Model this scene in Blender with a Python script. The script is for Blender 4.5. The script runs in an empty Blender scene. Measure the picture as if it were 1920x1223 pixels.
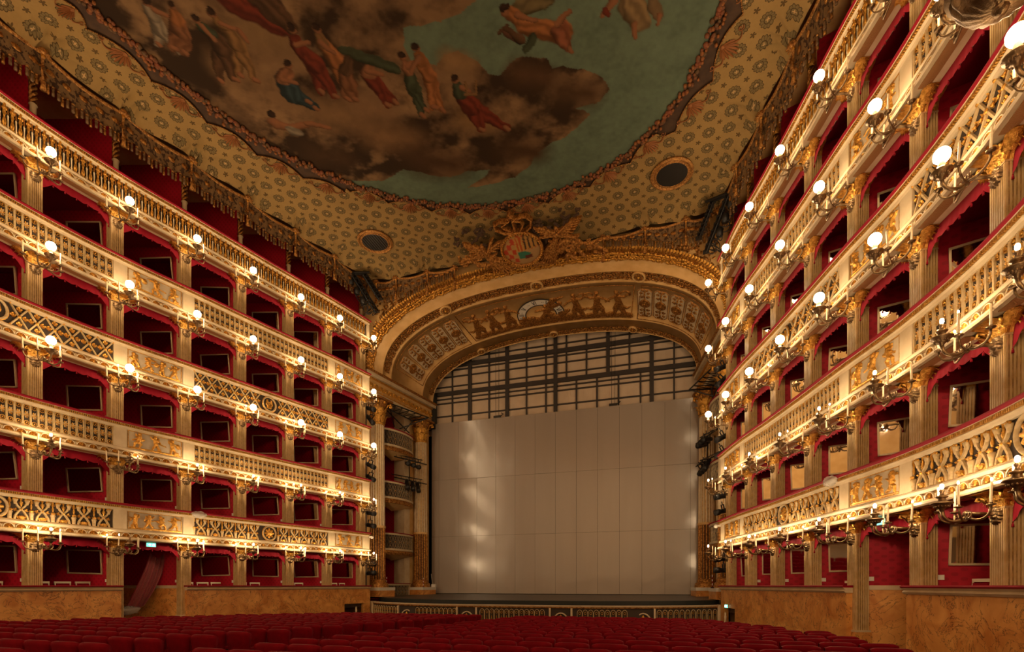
import bpy, math, random
import numpy as np
from mathutils import Vector, Matrix
sc = bpy.context.scene
COL = sc.collection
PI = math.pi
random.seed(7)
Z0 = 1.8          # eye height above the stalls floor; heights in the notes are taken from it

# ------------------------------------------------------------------ camera
cam_d = bpy.data.cameras.new('camera'); cam = bpy.data.objects.new('camera', cam_d); COL.objects.link(cam)
YAW = math.radians(17.25)
CAMX = 7.05
cam.location = (CAMX, 0, Z0); cam.rotation_euler = (PI / 2, 0, YAW)
cam_d.sensor_width = 36; cam_d.lens = 955 / 1920 * 36
cam_d.shift_y = (1098 - 611.5) / 1920
cam_d.clip_start = .05; cam_d.clip_end = 200
sc.camera = cam
# ------------------------------------------------------------------ world, exposure
w = bpy.data.worlds.new('world'); sc.world = w; w.use_nodes = True
w.node_tree.nodes['Background'].inputs[0].default_value = (1, .6, .3, 1)
w.node_tree.nodes['Background'].inputs[1].default_value = 0.0
sc.view_settings.view_transform = 'Standard'; sc.view_settings.look = 'None'
sc.view_settings.gamma = 1; sc.view_settings.use_curve_mapping = False
sc.view_settings.exposure = 0.12
try:
    sc.cycles.use_denoising = True
    sc.cycles.max_bounces = 6; sc.cycles.diffuse_bounces = 4; sc.cycles.glossy_bounces = 3
    sc.cycles.transmission_bounces = 4; sc.cycles.sample_clamp_indirect = 4.0; sc.cycles.sample_clamp_direct = 0
    sc.cycles.caustics_reflective = False; sc.cycles.caustics_refractive = False
    sc.cycles.use_light_tree = True
except Exception: pass
LAMP = (1.0, .70, .40)         # colour of the bulbs
GLOBE_E = 58.0; BULB_E = 700.0; FLAME_E = 280.0; REAR_W = 40.0
# the sconces of the boxes behind the camera, one lamp at the place of each
def rear_lights():
    for i, (x, y) in enumerate([(9.0, .2), (7.6, -1.5), (5.6, -2.9), (3.2, -3.7), (0.8, -4.0)]):
        for s in (-1, 1):
            for k in range(5):
                d = bpy.data.lights.new('rear_lamp', 'POINT'); d.energy = REAR_W; d.color = LAMP; d.shadow_soft_size = .13
                o = bpy.data.objects.new('rear_lamp', d); o.location = (s * x, y, Z0 + 3 * k + 1.9); COL.objects.link(o)
rear_lights()

# ------------------------------------------------------------------ view geometry: photograph pixel -> point on a named plane
cT, sT = math.cos(YAW), math.sin(YAW)
def ray(x, y):
    xn = (x - 960) / 955
    return xn * cT - sT, xn * sT + cT, (1098 - y) / 955
def on_z(x, y, z):
    r = ray(x, y); t = z / r[2]; return CAMX + r[0] * t, r[1] * t
def on_y(x, y, Y):
    r = ray(x, y); t = Y / r[1]; return CAMX + r[0] * t, r[2] * t
def depth(X, Y): return -(X - CAMX) * sT + Y * cT

# ------------------------------------------------------------------ materials
MATS = {}
def mat(name, col, rough=.6, metal=0., noise=None, bump=0., bscale=30., sheen=0., emit=None, es=0., spec=.5, col2=None, nscale=6., coat=0.):
    m = bpy.data.materials.new(name); m.use_nodes = True; nt = m.node_tree; b = nt.nodes['Principled BSDF']
    b.inputs['Base Color'].default_value = (*col, 1); b.inputs['Roughness'].default_value = rough; b.inputs['Metallic'].default_value = metal
    b.inputs['Specular IOR Level'].default_value = spec
    if sheen: b.inputs['Sheen Weight'].default_value = sheen; b.inputs['Sheen Tint'].default_value = (*[min(1, c * 2 + .1) for c in col], 1)
    if coat: b.inputs['Coat Weight'].default_value = coat
    if emit: b.inputs['Emission Color'].default_value = (*emit, 1); b.inputs['Emission Strength'].default_value = es
    if col2 or bump:
        tc = nt.nodes.new('ShaderNodeTexCoord')
    if col2:
        n = nt.nodes.new('ShaderNodeTexNoise'); n.inputs['Scale'].default_value = nscale; n.inputs['Detail'].default_value = 5
        r = nt.nodes.new('ShaderNodeMix'); r.data_type = 'RGBA'
        rr = nt.nodes.new('ShaderNodeMapRange'); rr.inputs[1].default_value = .38; rr.inputs[2].default_value = .62
        nt.links.new(tc.outputs['Object'], n.inputs['Vector']); nt.links.new(n.outputs['Fac'], rr.inputs[0]); nt.links.new(rr.outputs[0], r.inputs[0])
        r.inputs[6].default_value = (*col, 1); r.inputs[7].default_value = (*col2, 1); nt.links.new(r.outputs[2], b.inputs['Base Color'])
    if bump:
        n2 = nt.nodes.new('ShaderNodeTexNoise'); n2.inputs['Scale'].default_value = bscale; n2.inputs['Detail'].default_value = 3
        bp = nt.nodes.new('ShaderNodeBump'); bp.inputs['Strength'].default_value = bump; bp.inputs['Distance'].default_value = .03
        nt.links.new(tc.outputs['Object'], n2.inputs['Vector']); nt.links.new(n2.outputs['Fac'], bp.inputs['Height']); nt.links.new(bp.outputs[0], b.inputs['Normal'])
    MATS[name] = m; return m
cream = mat('cream_paint', (.68, .55, .36), .42, col2=(.60, .46, .28), nscale=3)
cream_dark = mat('arch_paint', (.74, .47, .19), .5, col2=(.64, .38, .13), nscale=2)
pier_paint = mat('pier_paint', (.70, .50, .25), .42, col2=(.60, .40, .17), nscale=5)
panel_pale = mat('panel_ground', (.60, .49, .34), .5, col2=(.52, .41, .27), nscale=5)
gold = mat('gilding', (.88, .50, .11), .36, .85, bump=.6, bscale=45, col2=(.55, .26, .04), nscale=14)
gold_old = mat('old_gilding', (.62, .31, .08), .42, .8, bump=.8, bscale=35, col2=(.24, .09, .02), nscale=12)
gold_core = mat('gilt_groove', (.62, .38, .12), .45, .7, col2=(.30, .16, .05), nscale=9)
grille_c = mat('grille_paint', (.62, .46, .25), .5, col2=(.50, .34, .15), nscale=12)
darkb = mat('shade_backing', (.045, .03, .02), .8)  # near-black colour standing in for shade behind grilles and in column flutes
bronze = mat('bronze', (.34, .23, .12), .33, .9, bump=.25, bscale=60, col2=(.22, .14, .07), nscale=10)
velvet = mat('red_velvet', (.26, .002, .014), .75, sheen=.35, spec=.2)
seatred = mat('seat_velvet', (.20, .0015, .009), .75, sheen=.06, spec=.1, col2=(.14, .001, .007), nscale=5)
black = mat('black_metal', (.012, .011, .011), .45)
steel = mat('dark_steel', (.035, .028, .026), .6)
white = mat('white_plastic', (.8, .75, .66), .4)
candle_m = mat('candle_wax', (.82, .66, .42), .45)
globe_m = mat('lit_globe', (1, .9, .7), .3, emit=LAMP, es=GLOBE_E)
bulb_m = mat('lit_bulb', (1, .9, .7), .3, emit=LAMP, es=BULB_E)
flame_m = mat('lit_candle_bulb', (1, .8, .5), .3, emit=LAMP, es=FLAME_E)
mirror_m = mat('mirror_glass', (.78, .72, .64), .03, 1.)
mirror_frame = mat('mirror_frame', (.62, .48, .30), .45, .3)
wood_floor = mat('dark_boards', (.06, .03, .018), .5, col2=(.04, .02, .012), nscale=4)
stage_m = mat('stage_boards', (.045, .035, .028), .38, col2=(.03, .024, .02), nscale=5)
stage_blk = mat('stage_edge', (.010, .012, .010), .6)
chair_c = mat('chair_paint', (.78, .68, .5), .45)
wrap_m = mat('plastic_wrap', (.75, .70, .62), .18, bump=1., bscale=18, spec=.8)
wrap_m.node_tree.nodes['Principled BSDF'].inputs['Alpha'].default_value = .45
sheath_m = mat('clear_sheath', (.7, .55, .5), .15, spec=.9, bump=1., bscale=12)
sheath_m.node_tree.nodes['Principled BSDF'].inputs['Alpha'].default_value = .09
petrol = mat('dark_cable', (.02, .02, .02), .5)
drape_red = mat('drape_red', (.22, .003, .012), .7, sheen=.3, spec=.2)
plaster_red = mat('exit_glow', (.1, .6, .45), .5, emit=(.12, .75, .55), es=2.2)
sign_w = mat('exit_letters', (1, 1, 1), .5, emit=(.8, 1, .95), es=5.)
upper_panel = mat('upper_panels', (.62, .50, .38), .7, col2=(.57, .45, .33), nscale=1.5)
braid_m = mat('soffit_braid', (.40, .20, .07), .5, .4, bump=.8, bscale=40)

def nodes_mat(name):
    m = bpy.data.materials.new(name); m.use_nodes = True; MATS[name] = m
    return m, m.node_tree, m.node_tree.nodes['Principled BSDF']
def N(nt, typ, **kw):
    n = nt.nodes.new(typ)
    for k, v in kw.items(): setattr(n, k, v)
    return n
def math_n(nt, op, a, b=None, c=None):
    n = nt.nodes.new('ShaderNodeMath'); n.operation = op
    for i, v in enumerate((a, b, c)):
        if v is None: continue
        if isinstance(v, (int, float)): n.inputs[i].default_value = v
        else: nt.links.new(v, n.inputs[i])
    return n.outputs[0]
def mixc(nt, f, a, b):
    n = nt.nodes.new('ShaderNodeMix'); n.data_type = 'RGBA'
    if isinstance(f, (int, float)): n.inputs[0].default_value = f
    else: nt.links.new(f, n.inputs[0])
    for i, v in ((6, a), (7, b)):
        if isinstance(v, tuple): n.inputs[i].default_value = (*v, 1)
        else: nt.links.new(v, n.inputs[i])
    return n.outputs[2]
# damask wall cloth: small darker diamonds
def damask():
    m, nt, b = nodes_mat('red_damask')
    tc = N(nt, 'ShaderNodeTexCoord'); sp = N(nt, 'ShaderNodeSeparateXYZ'); nt.links.new(tc.outputs['Object'], sp.inputs[0])
    h = math_n(nt, 'ADD', sp.outputs[0], sp.outputs[1])
    a = math_n(nt, 'SINE', math_n(nt, 'MULTIPLY', h, 30.)); c = math_n(nt, 'SINE', math_n(nt, 'MULTIPLY', sp.outputs[2], 30.))
    f = math_n(nt, 'GREATER_THAN', math_n(nt, 'MULTIPLY', a, c), .35)
    nt.links.new(mixc(nt, f, (.44, .003, .022), (.33, .002, .016)), b.inputs['Base Color'])
    b.inputs['Roughness'].default_value = .62; b.inputs['Specular IOR Level'].default_value = .3
    return m
redwall = damask()
redwall.node_tree.nodes['Principled BSDF'].inputs['Sheen Weight'].default_value = .25; redwall.node_tree.nodes['Principled BSDF'].inputs['Sheen Tint'].default_value = (.8, .05, .12, 1)
def marble():
    m, nt, b = nodes_mat('veined_marble')
    tc = N(nt, 'ShaderNodeTexCoord'); mp = N(nt, 'ShaderNodeMapping'); nt.links.new(tc.outputs['Object'], mp.inputs[0]); mp.inputs['Rotation'].default_value = (.5, .4, .6)
    n1 = N(nt, 'ShaderNodeTexNoise'); n1.inputs['Scale'].default_value = 1.6; n1.inputs['Detail'].default_value = 8; n1.inputs['Distortion'].default_value = 1.2
    nt.links.new(mp.outputs[0], n1.inputs[0])
    cr = N(nt, 'ShaderNodeValToRGB'); nt.links.new(n1.outputs[0], cr.inputs[0]); e = cr.color_ramp.elements
    e[0].position = .3; e[0].color = (.60, .22, .045, 1); e[1].position = .68; e[1].color = (.88, .45, .13, 1)
    n2 = N(nt, 'ShaderNodeTexNoise'); n2.inputs['Scale'].default_value = 1.3; n2.inputs['Detail'].default_value = 9; n2.inputs['Distortion'].default_value = 2.2; n2.inputs['Roughness'].default_value = .62
    nt.links.new(mp.outputs[0], n2.inputs[0])
    d = math_n(nt, 'ABSOLUTE', math_n(nt, 'SUBTRACT', n2.outputs[0], .5)); v = math_n(nt, 'LESS_THAN', d, .008)
    n3 = N(nt, 'ShaderNodeTexNoise'); n3.inputs['Scale'].default_value = 1.1; nt.links.new(mp.outputs[0], n3.inputs[0])
    v2 = math_n(nt, 'MULTIPLY', v, math_n(nt, 'GREATER_THAN', n3.outputs[0], .38))
    nt.links.new(mixc(nt, math_n(nt, 'MULTIPLY', v2, .8), cr.outputs[0], (.12, .04, .015)), b.inputs['Base Color'])
    b.inputs['Roughness'].default_value = .32
    return m
marble_m = marble()
# printed cream cloth of the ceiling: large rosettes on a square lattice, small blossoms between
def cloth():
    m, nt, b = nodes_mat('printed_ceiling_cloth')
    tc = N(nt, 'ShaderNodeTexCoord'); sp = N(nt, 'ShaderNodeSeparateXYZ'); nt.links.new(tc.outputs['Object'], sp.inputs[0])
    P = .725
    def cell(ox, oy):
        u = math_n(nt, 'DIVIDE', math_n(nt, 'ADD', sp.outputs[0], ox), P); v = math_n(nt, 'DIVIDE', math_n(nt, 'ADD', sp.outputs[1], oy), P)
        du = math_n(nt, 'SUBTRACT', math_n(nt, 'FRACT', u), .5); dv = math_n(nt, 'SUBTRACT', math_n(nt, 'FRACT', v), .5)
        r = math_n(nt, 'SQRT', math_n(nt, 'ADD', math_n(nt, 'MULTIPLY', du, du), math_n(nt, 'MULTIPLY', dv, dv)))
        a = math_n(nt, 'ARCTAN2', dv, du); return r, a
    r, a = cell(10.03, 30.28)
    pet = math_n(nt, 'ABSOLUTE', math_n(nt, 'SINE', math_n(nt, 'MULTIPLY', a, 6.)))
    R1 = math_n(nt, 'ADD', math_n(nt, 'MULTIPLY', pet, .055), .275)
    big = math_n(nt, 'LESS_THAN', r, R1)
    rim = math_n(nt, 'MULTIPLY', big, math_n(nt, 'GREATER_THAN', r, math_n(nt, 'SUBTRACT', R1, .035)))
    ring = math_n(nt, 'MULTIPLY', math_n(nt, 'LESS_THAN', r, .16), math_n(nt, 'GREATER_THAN', r, .125))
    spoke = math_n(nt, 'MULTIPLY', math_n(nt, 'LESS_THAN', pet, .28), math_n(nt, 'MULTIPLY', big, math_n(nt, 'GREATER_THAN', r, .12)))
    star = math_n(nt, 'LESS_THAN', r, math_n(nt, 'ADD', .03, math_n(nt, 'MULTIPLY', math_n(nt, 'POWER', math_n(nt, 'ABSOLUTE', math_n(nt, 'COSINE', math_n(nt, 'MULTIPLY', a, 2.))), 3.), .06)))
    r2, a2 = cell(10.03 + P / 2, 30.28 + P / 2)
    pet2 = math_n(nt, 'ABSOLUTE', math_n(nt, 'COSINE', math_n(nt, 'MULTIPLY', a2, 2.5)))
    small = math_n(nt, 'LESS_THAN', r2, math_n(nt, 'ADD', .04, math_n(nt, 'MULTIPLY', pet2, .10)))
    nz = N(nt, 'ShaderNodeTexNoise'); nz.inputs['Scale'].default_value = .8; nz.inputs['Detail'].default_value = 6; nt.links.new(tc.outputs['Object'], nz.inputs[0])
    nz2 = N(nt, 'ShaderNodeTexNoise'); nz2.inputs['Scale'].default_value = 9.; nz2.inputs['Detail'].default_value = 6; nt.links.new(tc.outputs['Object'], nz2.inputs[0])
    c = mixc(nt, nz.outputs[0], (.31, .195, .07), (.42, .28, .105))
    c = mixc(nt, math_n(nt, 'MULTIPLY', nz2.outputs[0], .3), c, (.20, .115, .04))
    c = mixc(nt, math_n(nt, 'MULTIPLY', big, .8), c, (.17, .13, .06))
    dark = math_n(nt, 'MAXIMUM', math_n(nt, 'MAXIMUM', rim, ring), math_n(nt, 'MAXIMUM', math_n(nt, 'MULTIPLY', spoke, .7), small))
    c = mixc(nt, math_n(nt, 'MULTIPLY', dark, .82), c, (.06, .035, .012))
    c = mixc(nt, math_n(nt, 'MULTIPLY', star, .9), c, (.6, .38, .17))
    nt.links.new(c, b.inputs['Base Color']); b.inputs['Roughness'].default_value = .85; b.inputs['Specular IOR Level'].default_value = .2
    return m
cloth_m = cloth()
def valance_mat():
    m, nt, b = nodes_mat('valance_cloth')
    tc = N(nt, 'ShaderNodeTexCoord')
    nz = N(nt, 'ShaderNodeTexNoise'); nz.inputs['Scale'].default_value = 8.5; nz.inputs['Detail'].default_value = 2; nt.links.new(tc.outputs['Object'], nz.inputs[0])
    f = math_n(nt, 'GREATER_THAN', nz.outputs[0], .54)
    nt.links.new(mixc(nt, f, (.20, .115, .045), (.05, .022, .009)), b.inputs['Base Color']); b.inputs['Roughness'].default_value = .8
    return m
valance_m = valance_mat()
tassel_m = mat('tassel_braid', (.22, .13, .06), .6, .2, col2=(.12, .06, .025), nscale=8)
rope_m = mat('gilt_rope', (.64, .34, .10), .4, .6, bump=1., bscale=25, col2=(.30, .12, .03), nscale=16)
rose_m = mat('rose_garland', (.24, .065, .022), .6, bump=1., bscale=16, col2=(.11, .06, .02), nscale=3.5)
band_m = mat('umber_border', (.075, .038, .018), .8, col2=(.05, .024, .012), nscale=4)
palm_m = mat('palmette_ochre', (.30, .11, .03), .6, .2)
palm_bg = mat('palmette_ground', (.50, .32, .12), .8)
def attr_mat(name, rough):
    m, nt, b = nodes_mat(name)
    a = N(nt, 'ShaderNodeAttribute'); a.attribute_name = 'paint'; nt.links.new(a.outputs['Color'], b.inputs['Base Color'])
    b.inputs['Roughness'].default_value = rough; b.inputs['Specular IOR Level'].default_value = .2
    return m
paint_m = attr_mat('painted_canvas', .85)
shield_m = attr_mat('painted_shield', .5)
def curtain_mat():
    m, nt, b = nodes_mat('metal_curtain')
    tc = N(nt, 'ShaderNodeTexCoord'); nz = N(nt, 'ShaderNodeTexNoise'); nz.inputs['Scale'].default_value = .35; nz.inputs['Detail'].default_value = 5
    mp = N(nt, 'ShaderNodeMapping'); mp.inputs['Scale'].default_value = (3, 1, .4); nt.links.new(tc.outputs['Object'], mp.inputs[0]); nt.links.new(mp.outputs[0], nz.inputs[0])
    nt.links.new(mixc(nt, nz.outputs[0], (.40, .34, .295), (.33, .28, .24)), b.inputs['Base Color'])
    b.inputs['Roughness'].default_value = .19; b.inputs['Specular IOR Level'].default_value = .8; b.inputs['Metallic'].default_value = .0
    n2 = N(nt, 'ShaderNodeTexNoise'); n2.inputs['Scale'].default_value = 1.1; n2.inputs['Detail'].default_value = 2; nt.links.new(tc.outputs['Object'], n2.inputs[0])
    bp = N(nt, 'ShaderNodeBump'); bp.inputs['Strength'].default_value = .22; bp.inputs['Distance'].default_value = .08
    nt.links.new(n2.outputs[0], bp.inputs['Height']); nt.links.new(bp.outputs[0], b.inputs['Normal'])
    return m
curtain_m = curtain_mat()

# ------------------------------------------------------------------ mesh builder
class MB:
    def __init__(s): s.v = []; s.f = []; s.m = []; s.mats = []; s.smooth = []
    def mi(s, m):
        if m not in s.mats: s.mats.append(m)
        return s.mats.index(m)
    def add(s, vs, fs, m, smooth=False):
        b = len(s.v); s.v += [tuple(p) for p in vs]; i = s.mi(m)
        for f in fs: s.f.append(tuple(b + k for k in f)); s.m.append(i); s.smooth.append(smooth)
    def box(s, x0, x1, y0, y1, z0, z1, m, fn=None):
        vs = [(x, y, z) for x in (x0, x1) for y in (y0, y1) for z in (z0, z1)]
        if fn: vs = [fn(*p) for p in vs]
        s.add(vs, [(0, 1, 3, 2), (4, 6, 7, 5), (0, 4, 5, 1), (2, 3, 7, 6), (0, 2, 6, 4), (1, 5, 7, 3)], m)
    def tube(s, pts, rad, m, seg=6, caps=True):
        pts = [Vector(p) for p in pts]; n = len(pts)
        if isinstance(rad, (int, float)): rad = [rad] * n
        vs = []; prev = None
        for i, p in enumerate(pts):
            d = (pts[min(i + 1, n - 1)] - pts[max(i - 1, 0)]).normalized()
            a = Vector((0, 0, 1)) if abs(d.z) < .9 else Vector((1, 0, 0))
            u = prev if prev is not None and abs(prev.dot(d)) < .95 else a.cross(d)
            u = (u - d * u.dot(d)).normalized(); prev = u; w_ = d.cross(u)
            for k in range(seg):
                an = 2 * PI * k / seg; vs.append(p + (u * math.cos(an) + w_ * math.sin(an)) * rad[i])
        fs = [(i * seg + k, i * seg + (k + 1) % seg, (i + 1) * seg + (k + 1) % seg, (i + 1) * seg + k) for i in range(n - 1) for k in range(seg)]
        if caps: fs += [tuple(range(seg)), tuple((n - 1) * seg + k for k in range(seg))]
        s.add(vs, fs, m, True)
    def lathe(s, prof, m, seg=12, c=(0, 0, 0), axis='z', smooth=True):
        vs = []
        for r, h in prof:
            for k in range(seg):
                a = 2 * PI * k / seg; x, y = r * math.cos(a), r * math.sin(a)
                p = (x, y, h) if axis == 'z' else ((x, h, y) if axis == 'y' else (h, x, y))
                vs.append((c[0] + p[0], c[1] + p[1], c[2] + p[2]))
        n = len(prof)
        s.add(vs, [(i * seg + k, i * seg + (k + 1) % seg, (i + 1) * seg + (k + 1) % seg, (i + 1) * seg + k) for i in range(n - 1) for k in range(seg)], m, smooth)
    def ball(s, c, r, m, seg=8, rings=5):
        if isinstance(r, (int, float)): r = (r, r, r)
        vs = [(c[0], c[1], c[2] - r[2])]
        for i in range(1, rings):
            a = PI * i / rings - PI / 2
            for k in range(seg):
                b = 2 * PI * k / seg; vs.append((c[0] + r[0] * math.cos(a) * math.cos(b), c[1] + r[1] * math.cos(a) * math.sin(b), c[2] + r[2] * math.sin(a)))
        vs.append((c[0], c[1], c[2] + r[2])); L = len(vs) - 1
        fs = [(0, 1 + (k + 1) % seg, 1 + k) for k in range(seg)]
        for i in range(rings - 2):
            o = 1 + i * seg; fs += [(o + k, o + (k + 1) % seg, o + seg + (k + 1) % seg, o + seg + k) for k in range(seg)]
        o = 1 + (rings - 2) * seg; fs += [(o + k, o + (k + 1) % seg, L) for k in range(seg)]
        s.add(vs, fs, m, True)
    def leaf(s, base, out, up, length, width, m, curl=.5, n=4):
        """curled acanthus leaf: grows along up, curls over towards out"""
        base, out, up = Vector(base), Vector(out).normalized(), Vector(up).normalized(); side = up.cross(out).normalized(); vs = []
        for i in range(n + 1):
            t = i / n; c = base + up * length * math.sin(t * 1.5) / 1.0 * .8 + out * length * curl * (t ** 2.2)
            if t > .8: c -= up * length * .12
            wd = width * math.sin(PI * (.18 + .8 * t)) * .5
            vs += [c - side * wd, c + out * width * .22, c + side * wd]
        fs = [(i * 3 + j, i * 3 + j + 1, i * 3 + j + 4, i * 3 + j + 3) for i in range(n) for j in (0, 1)]
        s.add(vs, fs, m, True)
    def grid(s, fn, nu, nv, m, smooth=True, wrap=False):
        vs = [fn(i / nu, j / nv) for i in range(nu + 1) for j in range(nv + 1)]
        s.add(vs, [(i * (nv + 1) + j, (i + 1) * (nv + 1) + j, (i + 1) * (nv + 1) + j + 1, i * (nv + 1) + j + 1) for i in range(nu) for j in range(nv)], m, smooth)
    def strip(s, path, wx, wy, m):
        """flat bar of rectangular section along a path lying in the local x-z plane (y outwards)"""
        n = len(path); vs = []
        for i, (x, z) in enumerate(path):
            a = path[max(i - 1, 0)]; b = path[min(i + 1, n - 1)]; dx, dz = b[0] - a[0], b[1] - a[1]; L = math.hypot(dx, dz) or 1; nx, nz = -dz / L * wx / 2, dx / L * wx / 2
            vs += [(x - nx, 0, z - nz), (x - nx * .8, wy, z - nz * .8), (x + nx * .8, wy, z + nz * .8), (x + nx, 0, z + nz)]
        fs = [(i * 4 + j, i * 4 + j + 1, i * 4 + j + 5, i * 4 + j + 4) for i in range(n - 1) for j in range(3)]
        s.add(vs, fs, m)
    def mesh(s, name):
        me = bpy.data.meshes.new(name); me.from_pydata(s.v, [], s.f)
        for m in s.mats: me.materials.append(m)
        if s.f:
            me.polygons.foreach_set('material_index', s.m); me.polygons.foreach_set('use_smooth', s.smooth)
        me.update(); return me
    def build(s, name, parent=None, **props): return put(s.mesh(name), name, parent, **props)
def put(me, name, parent=None, loc=None, rot=None, scale=None, world=False, **props):
    o = bpy.data.objects.new(name, me); COL.objects.link(o)
    if parent is not None:
        o.parent = parent
        if loc is None: o.location = tuple(-c for c in parent.location) if parent.get('_w') else (0, 0, 0)
        else: o.location = tuple(a - b for a, b in zip(loc, parent.location)) if parent.get('_w') else loc
    elif loc is not None: o.location = loc
    if rot is not None: o.rotation_euler = rot
    if scale is not None: o.scale = scale
    for k, v in props.items(): o[k] = v
    return o
def tag(o, label=None, cat=None, group=None, kind=None):
    if label: o['label'] = label
    if cat: o['category'] = cat
    if group: o['group'] = group
    if kind: o['kind'] = kind
    return o
def empty(name, loc=(0, 0, 0), rz=0, worldkids=False):
    o = bpy.data.objects.new(name, None); o.location = loc; o.rotation_euler = (0, 0, rz); o.empty_display_size = .1; COL.objects.link(o)
    if worldkids: o['_w'] = 1
    return o
def kid(src, parent, **kw):
    return put(src, src.name.split('.')[0], parent, **kw)
def copy_tree(o, parent=None):
    c = o.copy(); COL.objects.link(c)
    if parent is not None: c.parent = parent
    for ch in list(o.children): copy_tree(ch, c)
    return c
ORD = ['first', 'second', 'third', 'fourth', 'fifth', 'sixth', 'seventh', 'eighth', 'ninth', 'tenth', 'eleventh', 'twelfth', 'thirteenth', 'fourteenth', 'fifteenth', 'sixteenth', 'seventeenth', 'eighteenth', 'nineteenth', 'twentieth']

# ------------------------------------------------------------------ horseshoe: face of the box piers
G = [(8.70, 24.8), (9.2, 22.45), (9.79, 20.26), (10.36, 17.93), (10.89, 15.63), (11.44, 13.37), (11.74, 11.12), (11.73, 9.0), (11.5, 6.9), (10.95, 4.7)]
NP = len(G)          # piers per side
PP = []
for i in range(NP):
    a = G[max(i - 1, 0)]; b = G[min(i + 1, NP - 1)]; tx, ty = b[0] - a[0], b[1] - a[1]; L = math.hypot(tx, ty); nx, ny = -ty / L, tx / L   # outward
    if nx < 0: nx, ny = -nx, -ny
    PP.append((G[i][0] + .85 * nx, G[i][1] + .85 * ny))
def cr(t):
    i = int(max(0, min(NP - 2, math.floor(t)))); u = t - i
    g = lambda k: PP[k] if 0 <= k < NP else ((2 * PP[0][0] - PP[1][0], 2 * PP[0][1] - PP[1][1]) if k < 0 else (2 * PP[-1][0] - PP[-2][0], 2 * PP[-1][1] - PP[-2][1]))
    p0, p1, p2, p3 = g(i - 1), g(i), g(i + 1), g(i + 2)
    if u < 0 or u > 1:
        q = g(0 if u < 0 else NP - 1); e = .01; a = cr(0.0 + e) if u < 0 else cr(NP - 1 - e); k = (u if u < 0 else u - 1) / e
        return (q[0] + (a[0] - q[0]) * (k if u < 0 else -k), q[1] + (a[1] - q[1]) * (k if u < 0 else -k))
    f = lambda a, b, c, d: .5 * (2 * b + (c - a) * u + (2 * a - 5 * b + 4 * c - d) * u * u + (3 * b - a - 3 * c + d) * u ** 3)
    return (f(p0[0], p1[0], p2[0], p3[0]), f(p0[1], p1[1], p2[1], p3[1]))
FC = {}
def fr(t, s):
    k = (round(t, 4), s)
    if k in FC: return FC[k]
    p = cr(t); a = cr(t - .004); b = cr(t + .004); tx, ty = b[0] - a[0], b[1] - a[1]; L = math.hypot(tx, ty); tx /= L; ty /= L
    nx, ny = ty, -tx
    if nx * p[0] > 0: nx, ny = -nx, -ny
    FC[k] = (s * p[0], p[1], s * tx, ty, s * nx, ny); return FC[k]
def pt(t, n, z, s):
    x, y, tx, ty, nx, ny = fr(t, s); return (x + nx * n, y + ny * n, Z0 + z)
def rot(t, s):
    x, y, tx, ty, nx, ny = fr(t, s); return math.atan2(-nx, ny)
def sweep(mb, prof, t0, t1, s, m, per=5, cap=True, closed=True, smooth=False):
    n = max(1, int(round((t1 - t0) * per))); k = len(prof); vs = []
    for i in range(n + 1):
        t = t0 + (t1 - t0) * i / n
        vs += [pt(t, a, z, s) for a, z in prof]
    kk = k if closed else k - 1
    fs = [(i * k + j, i * k + (j + 1) % k, (i + 1) * k + (j + 1) % k, (i + 1) * k + j) for i in range(n) for j in range(kk)]
    if cap and closed: fs += [tuple(range(k)), tuple(n * k + j for j in range(k))]
    mb.add(vs, fs, m, smooth)
TEND = NP - 1 - .05
H = 3.0
NAMES = {-1: 'left', 1: 'right'}

# ------------------------------------------------------------------ height-field reliefs (figures as swollen limbs on a ground)
def hf_eval(caps, U, V):
    h = np.zeros_like(U)
    for (x1, y1, r1, x2, y2, r2, a) in caps:
        dx, dy = x2 - x1, y2 - y1; L2 = dx * dx + dy * dy + 1e-9
        t = np.clip(((U - x1) * dx + (V - y1) * dy) / L2, 0, 1); d = np.hypot(U - x1 - t * dx, V - y1 - t * dy); r = r1 + (r2 - r1) * t
        q = np.clip(1 - (d / r) ** 2, 0, 1); h = np.maximum(h, a * np.sqrt(q) * np.minimum(1, r * 0 + 1))
    return h
def hf_mesh(name, caps, u0, u1, v0, v1, nu, nv, fn, m, ripple=0.):
    U, V = np.meshgrid(np.linspace(u0, u1, nu), np.linspace(v0, v1, nv), indexing='ij'); h = hf_eval(caps, U, V)
    if ripple: h = np.where(h > 0, h + ripple * np.sin(U * 37 + 5 * np.sin(V * 17)) * np.sin(V * 41 + 3), h)
    on = h > .004; idx = -np.ones(U.shape, int); fs = []; use = np.zeros(U.shape, bool)
    A = on[:-1, :-1] | on[1:, :-1] | on[:-1, 1:] | on[1:, 1:]
    I, J = np.nonzero(A)
    for a, b in ((0, 0), (1, 0), (1, 1), (0, 1)): use[I + a, J + b] = True
    ii, jj = np.nonzero(use); idx[ii, jj] = np.arange(len(ii))
    vs = [fn(U[a, b], V[a, b], max(h[a, b], -.01) if on[a, b] else -.012) for a, b in zip(ii, jj)]
    fs = [(idx[a, b], idx[a + 1, b], idx[a + 1, b + 1], idx[a, b + 1]) for a, b in zip(I, J)]
    mb = MB(); mb.add(vs, fs, m, True); return mb.mesh(name)
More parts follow.
